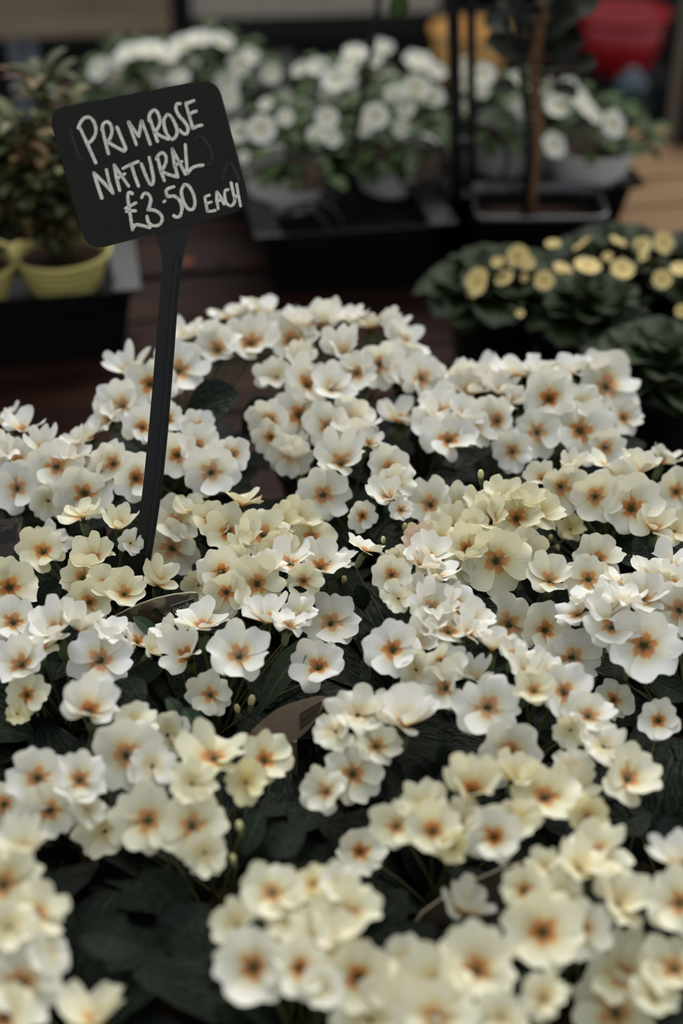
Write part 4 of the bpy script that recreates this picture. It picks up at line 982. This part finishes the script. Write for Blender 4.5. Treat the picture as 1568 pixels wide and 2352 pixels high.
# ------------------------------------------------------------------ far background
rp = at_z(1545, 560, 0)
pr = thing('market_post', 'dark brown wooden post at the right edge of the background', 'post', (0, 0, 0))
PY2 = 2.02
b0 = Vector((at_y(1545, 500, PY2).x, PY2, -.65)); t0 = Vector((at_y(1588, 0, PY2).x, PY2, .6))
pr.location = b0
for nm, dx, w_, mt in (('post_core', .012, .034, plain('post_brown', srgb(38, 32, 27), .8, .2)), ('post_edge', -.012, .008, plain('post_grey_edge', srgb(104, 92, 82), .7, .2))):
    bm = bmesh.new(); v = [bm.verts.new(Vector((sx*w_/2+dx, sy*.02, 0))+ (Vector((0, 0, 0)) if k == 0 else t0-b0)) for k in (0, 1) for sx, sy in ((-1, -1), (1, -1), (1, 1), (-1, 1))]
    for f in ((0, 1, 5, 4), (1, 2, 6, 5), (2, 3, 7, 6), (3, 0, 4, 7), (3, 2, 1, 0), (4, 5, 6, 7)): bm.faces.new([v[i] for i in f])
    me = bpy.data.meshes.new(nm); bm.to_mesh(me); bm.free(); me.materials.append(mt); link(nm, me, pr)

# low bench across the back: boards and grey metal legs
def bench():
    Y = 3.1
    r = thing('back_bench', 'low weathered wooden bench across the dark background', 'bench', (0, Y, -.65), YAW*.6)
    zt = at_y(200, 68, Y).z+.65
    W = at_y(405, 40, Y).x; W0 = at_y(-260, 40, Y).x
    H = .13
    inv = Matrix.Rotation(-YAW*.6, 4, 'Z') @ Matrix.Translation((0, -Y, .65))
    def brd(x0, x1, z0, z1, mat, nm, dy=0.0):
        c = Vector(((x0+x1)/2, dy, (z0+z1)/2)); link(nm, box_mesh(nm, c, (x1-x0, .03, z1-z0), mat, .003), r)
    brd(W0, W, zt+.006, zt+H+.03, M['greyboard'], 'front_board')
    x1 = at_y(1010, 0, Y).x
    x0 = at_y(440, 0, Y).x
    g = plain('pale_board', srgb(176, 166, 150), .8, .2); dk = plain('dark_rail', srgb(36, 36, 34), .7, .2)
    brd(x0, x1, zt+.035, zt+.15, g, 'front_board'); brd(x0, x1+.6, zt-.012, zt+.030, dk, 'rail', -.004)
    steel = plain('grey_steel', srgb(120, 126, 134), .5, .4, metal=.0)
    for xx, w_ in ((at_y(45, 100, Y).x, .022), (at_y(82, 100, Y).x, .020)):
        link('leg', box_mesh('leg', (xx, 0.01, zt/2), (w_, .03, zt), steel, .002), r)
    link('leg', box_mesh('leg', (at_y(365, 100, Y).x, 0.03, zt/2), (.05, .05, zt), plain('brown_leg', srgb(92, 62, 48), .8, .2), .002), r)
    link('leg', box_mesh('leg', (at_y(420, 100, Y).x, 0.0, (zt+.15)/2), (.04, .04, zt+.15), plain('dark_leg', srgb(24, 22, 21), .8, .2), .002), r)
bench()

def tub(name, label, px, ytop, ybot, wpx, Y, col, stand_label):
    zt, zb = at_y(px, ytop, Y).z, at_y(px, ybot, Y).z
    c = at_y(px, ybot, Y); R = wpx/2*depth(at_y(px, (ytop+ybot)/2, Y))/F; H = zt-zb
    m = plain(name+'_plastic', col, .35, .5, var=.1, scale=8)
    r = thing(name, label, 'tub', (c.x, Y, zb))
    link('body', lathe('body', [(.002, 0), (R*.62, 0), (R*.72, H*.06), (R*.86, H*.4), (R*.95, H*.92), (R*.92, H*.92), (R*.84, H*.4), (R*.7, H*.1), (.002, H*.08)], m, 40), r)
    link('rim', lathe('rim', [(R*.93, H*.90), (R*1.0, H*.90), (R*1.02, H*.95), (R, H), (R*.93, H), (R*.93, H*.90)], m, 40), r)
    s = thing('stand_crate', stand_label, 'crate', (c.x, Y, -.65), YAW)
    dk = plain('dark_crate', srgb(20, 20, 20), .8, .2); hh = zb+.65
    n = 5
    for k in range(n):
        z = hh*(k+.5)/n
        for nm, ctr_, sz in (('slat', (0, -.10, z), (.22, .014, hh/n*.8)), ('slat', (0, .10, z), (.22, .014, hh/n*.8)), ('slat', (-.103, 0, z), (.014, .186, hh/n*.8)), ('slat', (.103, 0, z), (.014, .186, hh/n*.8))):
            link(nm, box_mesh(nm, ctr_, sz, dk, 0), s)
    for k in range(4): link('top_board', box_mesh('top_board', (0, -.07+.047*k, hh-.007), (.19, .044, .014), dk, 0), s)
    return r
tub('red_tub', 'bright red round tub at the top right of the background', 1418, 22, 160, 205, 3.0, srgb(164, 26, 34), 'dark slatted crate under the red tub')
tub('orange_tub', 'orange yellow tub behind the twin posts', 1075, 62, 185, 185, 2.85, srgb(216, 160, 84), 'dark slatted crate under the orange yellow tub')
# grey-blue bottle-like knob below the red tub
kb = at_y(1450, 200, 2.75)
o = link('jar', lathe('jar', [(.001, -.032), (.018, -.028), (.03, -.012), (.033, .002), (.028, .018), (.014, .03), (.012, .036), (.001, .037)], plain('teal_glaze', srgb(70, 84, 92), .2, .6), 24), None, Matrix.Translation(kb))
tag(o, 'small grey blue rounded jar below the red tub', 'jar')
js = thing('jar_stand', 'black stand under the grey blue jar', 'stand', (kb.x, kb.y, -.65))
hj = kb.z-.032+.65
link('column', lathe('column', [(.06, 0), (.06, .01), (.02, .02), (.018, hj-.02), (.04, hj-.01), (.04, hj), (.001, hj)], M['black_metal'], 20), js)

# a trailing leaf at the top edge, hanging from a vine above the frame
vy = 1.45
vr = thing('trailing_vine', 'green leaf of a trailing vine hanging at the top edge', 'plant', at_y(905, -120, vy))
vi = Matrix.Translation(-vr.location)
link('stem', tube('stem', [vi @ at_y(905, -160, vy), vi @ at_y(912, -80, vy), vi @ at_y(920, -30, vy)], .0018, M['stalk'], 6), vr)
a_, b_ = at_y(922, -34, vy), at_y(912, 44, vy); L = (b_-a_).length; yd = (b_-a_).normalized(); zd = Vector((0, -1, .2)); zd = (zd-yd*zd.dot(yd)).normalized(); xd = yd.cross(zd)
m = Matrix((xd*L, yd*L, zd*L)).transposed().to_4x4(); m.translation = vi @ a_
link('leaf', leaf_mesh('leaf', 990, 1.0, .6, (.2, -.3), M['leaf_bg']), vr, m)
# fallen petals on the dark wood
for i, (x, y, s, cc_) in enumerate(((430, 610, 26, srgb(126, 56, 38)), (516, 588, 20, srgb(92, 44, 44)))):
    p = at_z(x, y, .004); me = petal_mesh(4000+i, .3, 1, .12, 1)
    me.materials.clear(); me.materials.append(plain('fallen_petal', cc_, .6, .2))
    o = link('fallen_petal', me, None, trs(p, Matrix.Rotation(i*2.0, 3, 'Z'), s*depth(p)/F)); tag(o, ['orange red fallen petal on the brown table right of the stake', 'dull pink fallen petal on the brown table below the word each'][i], 'petal')
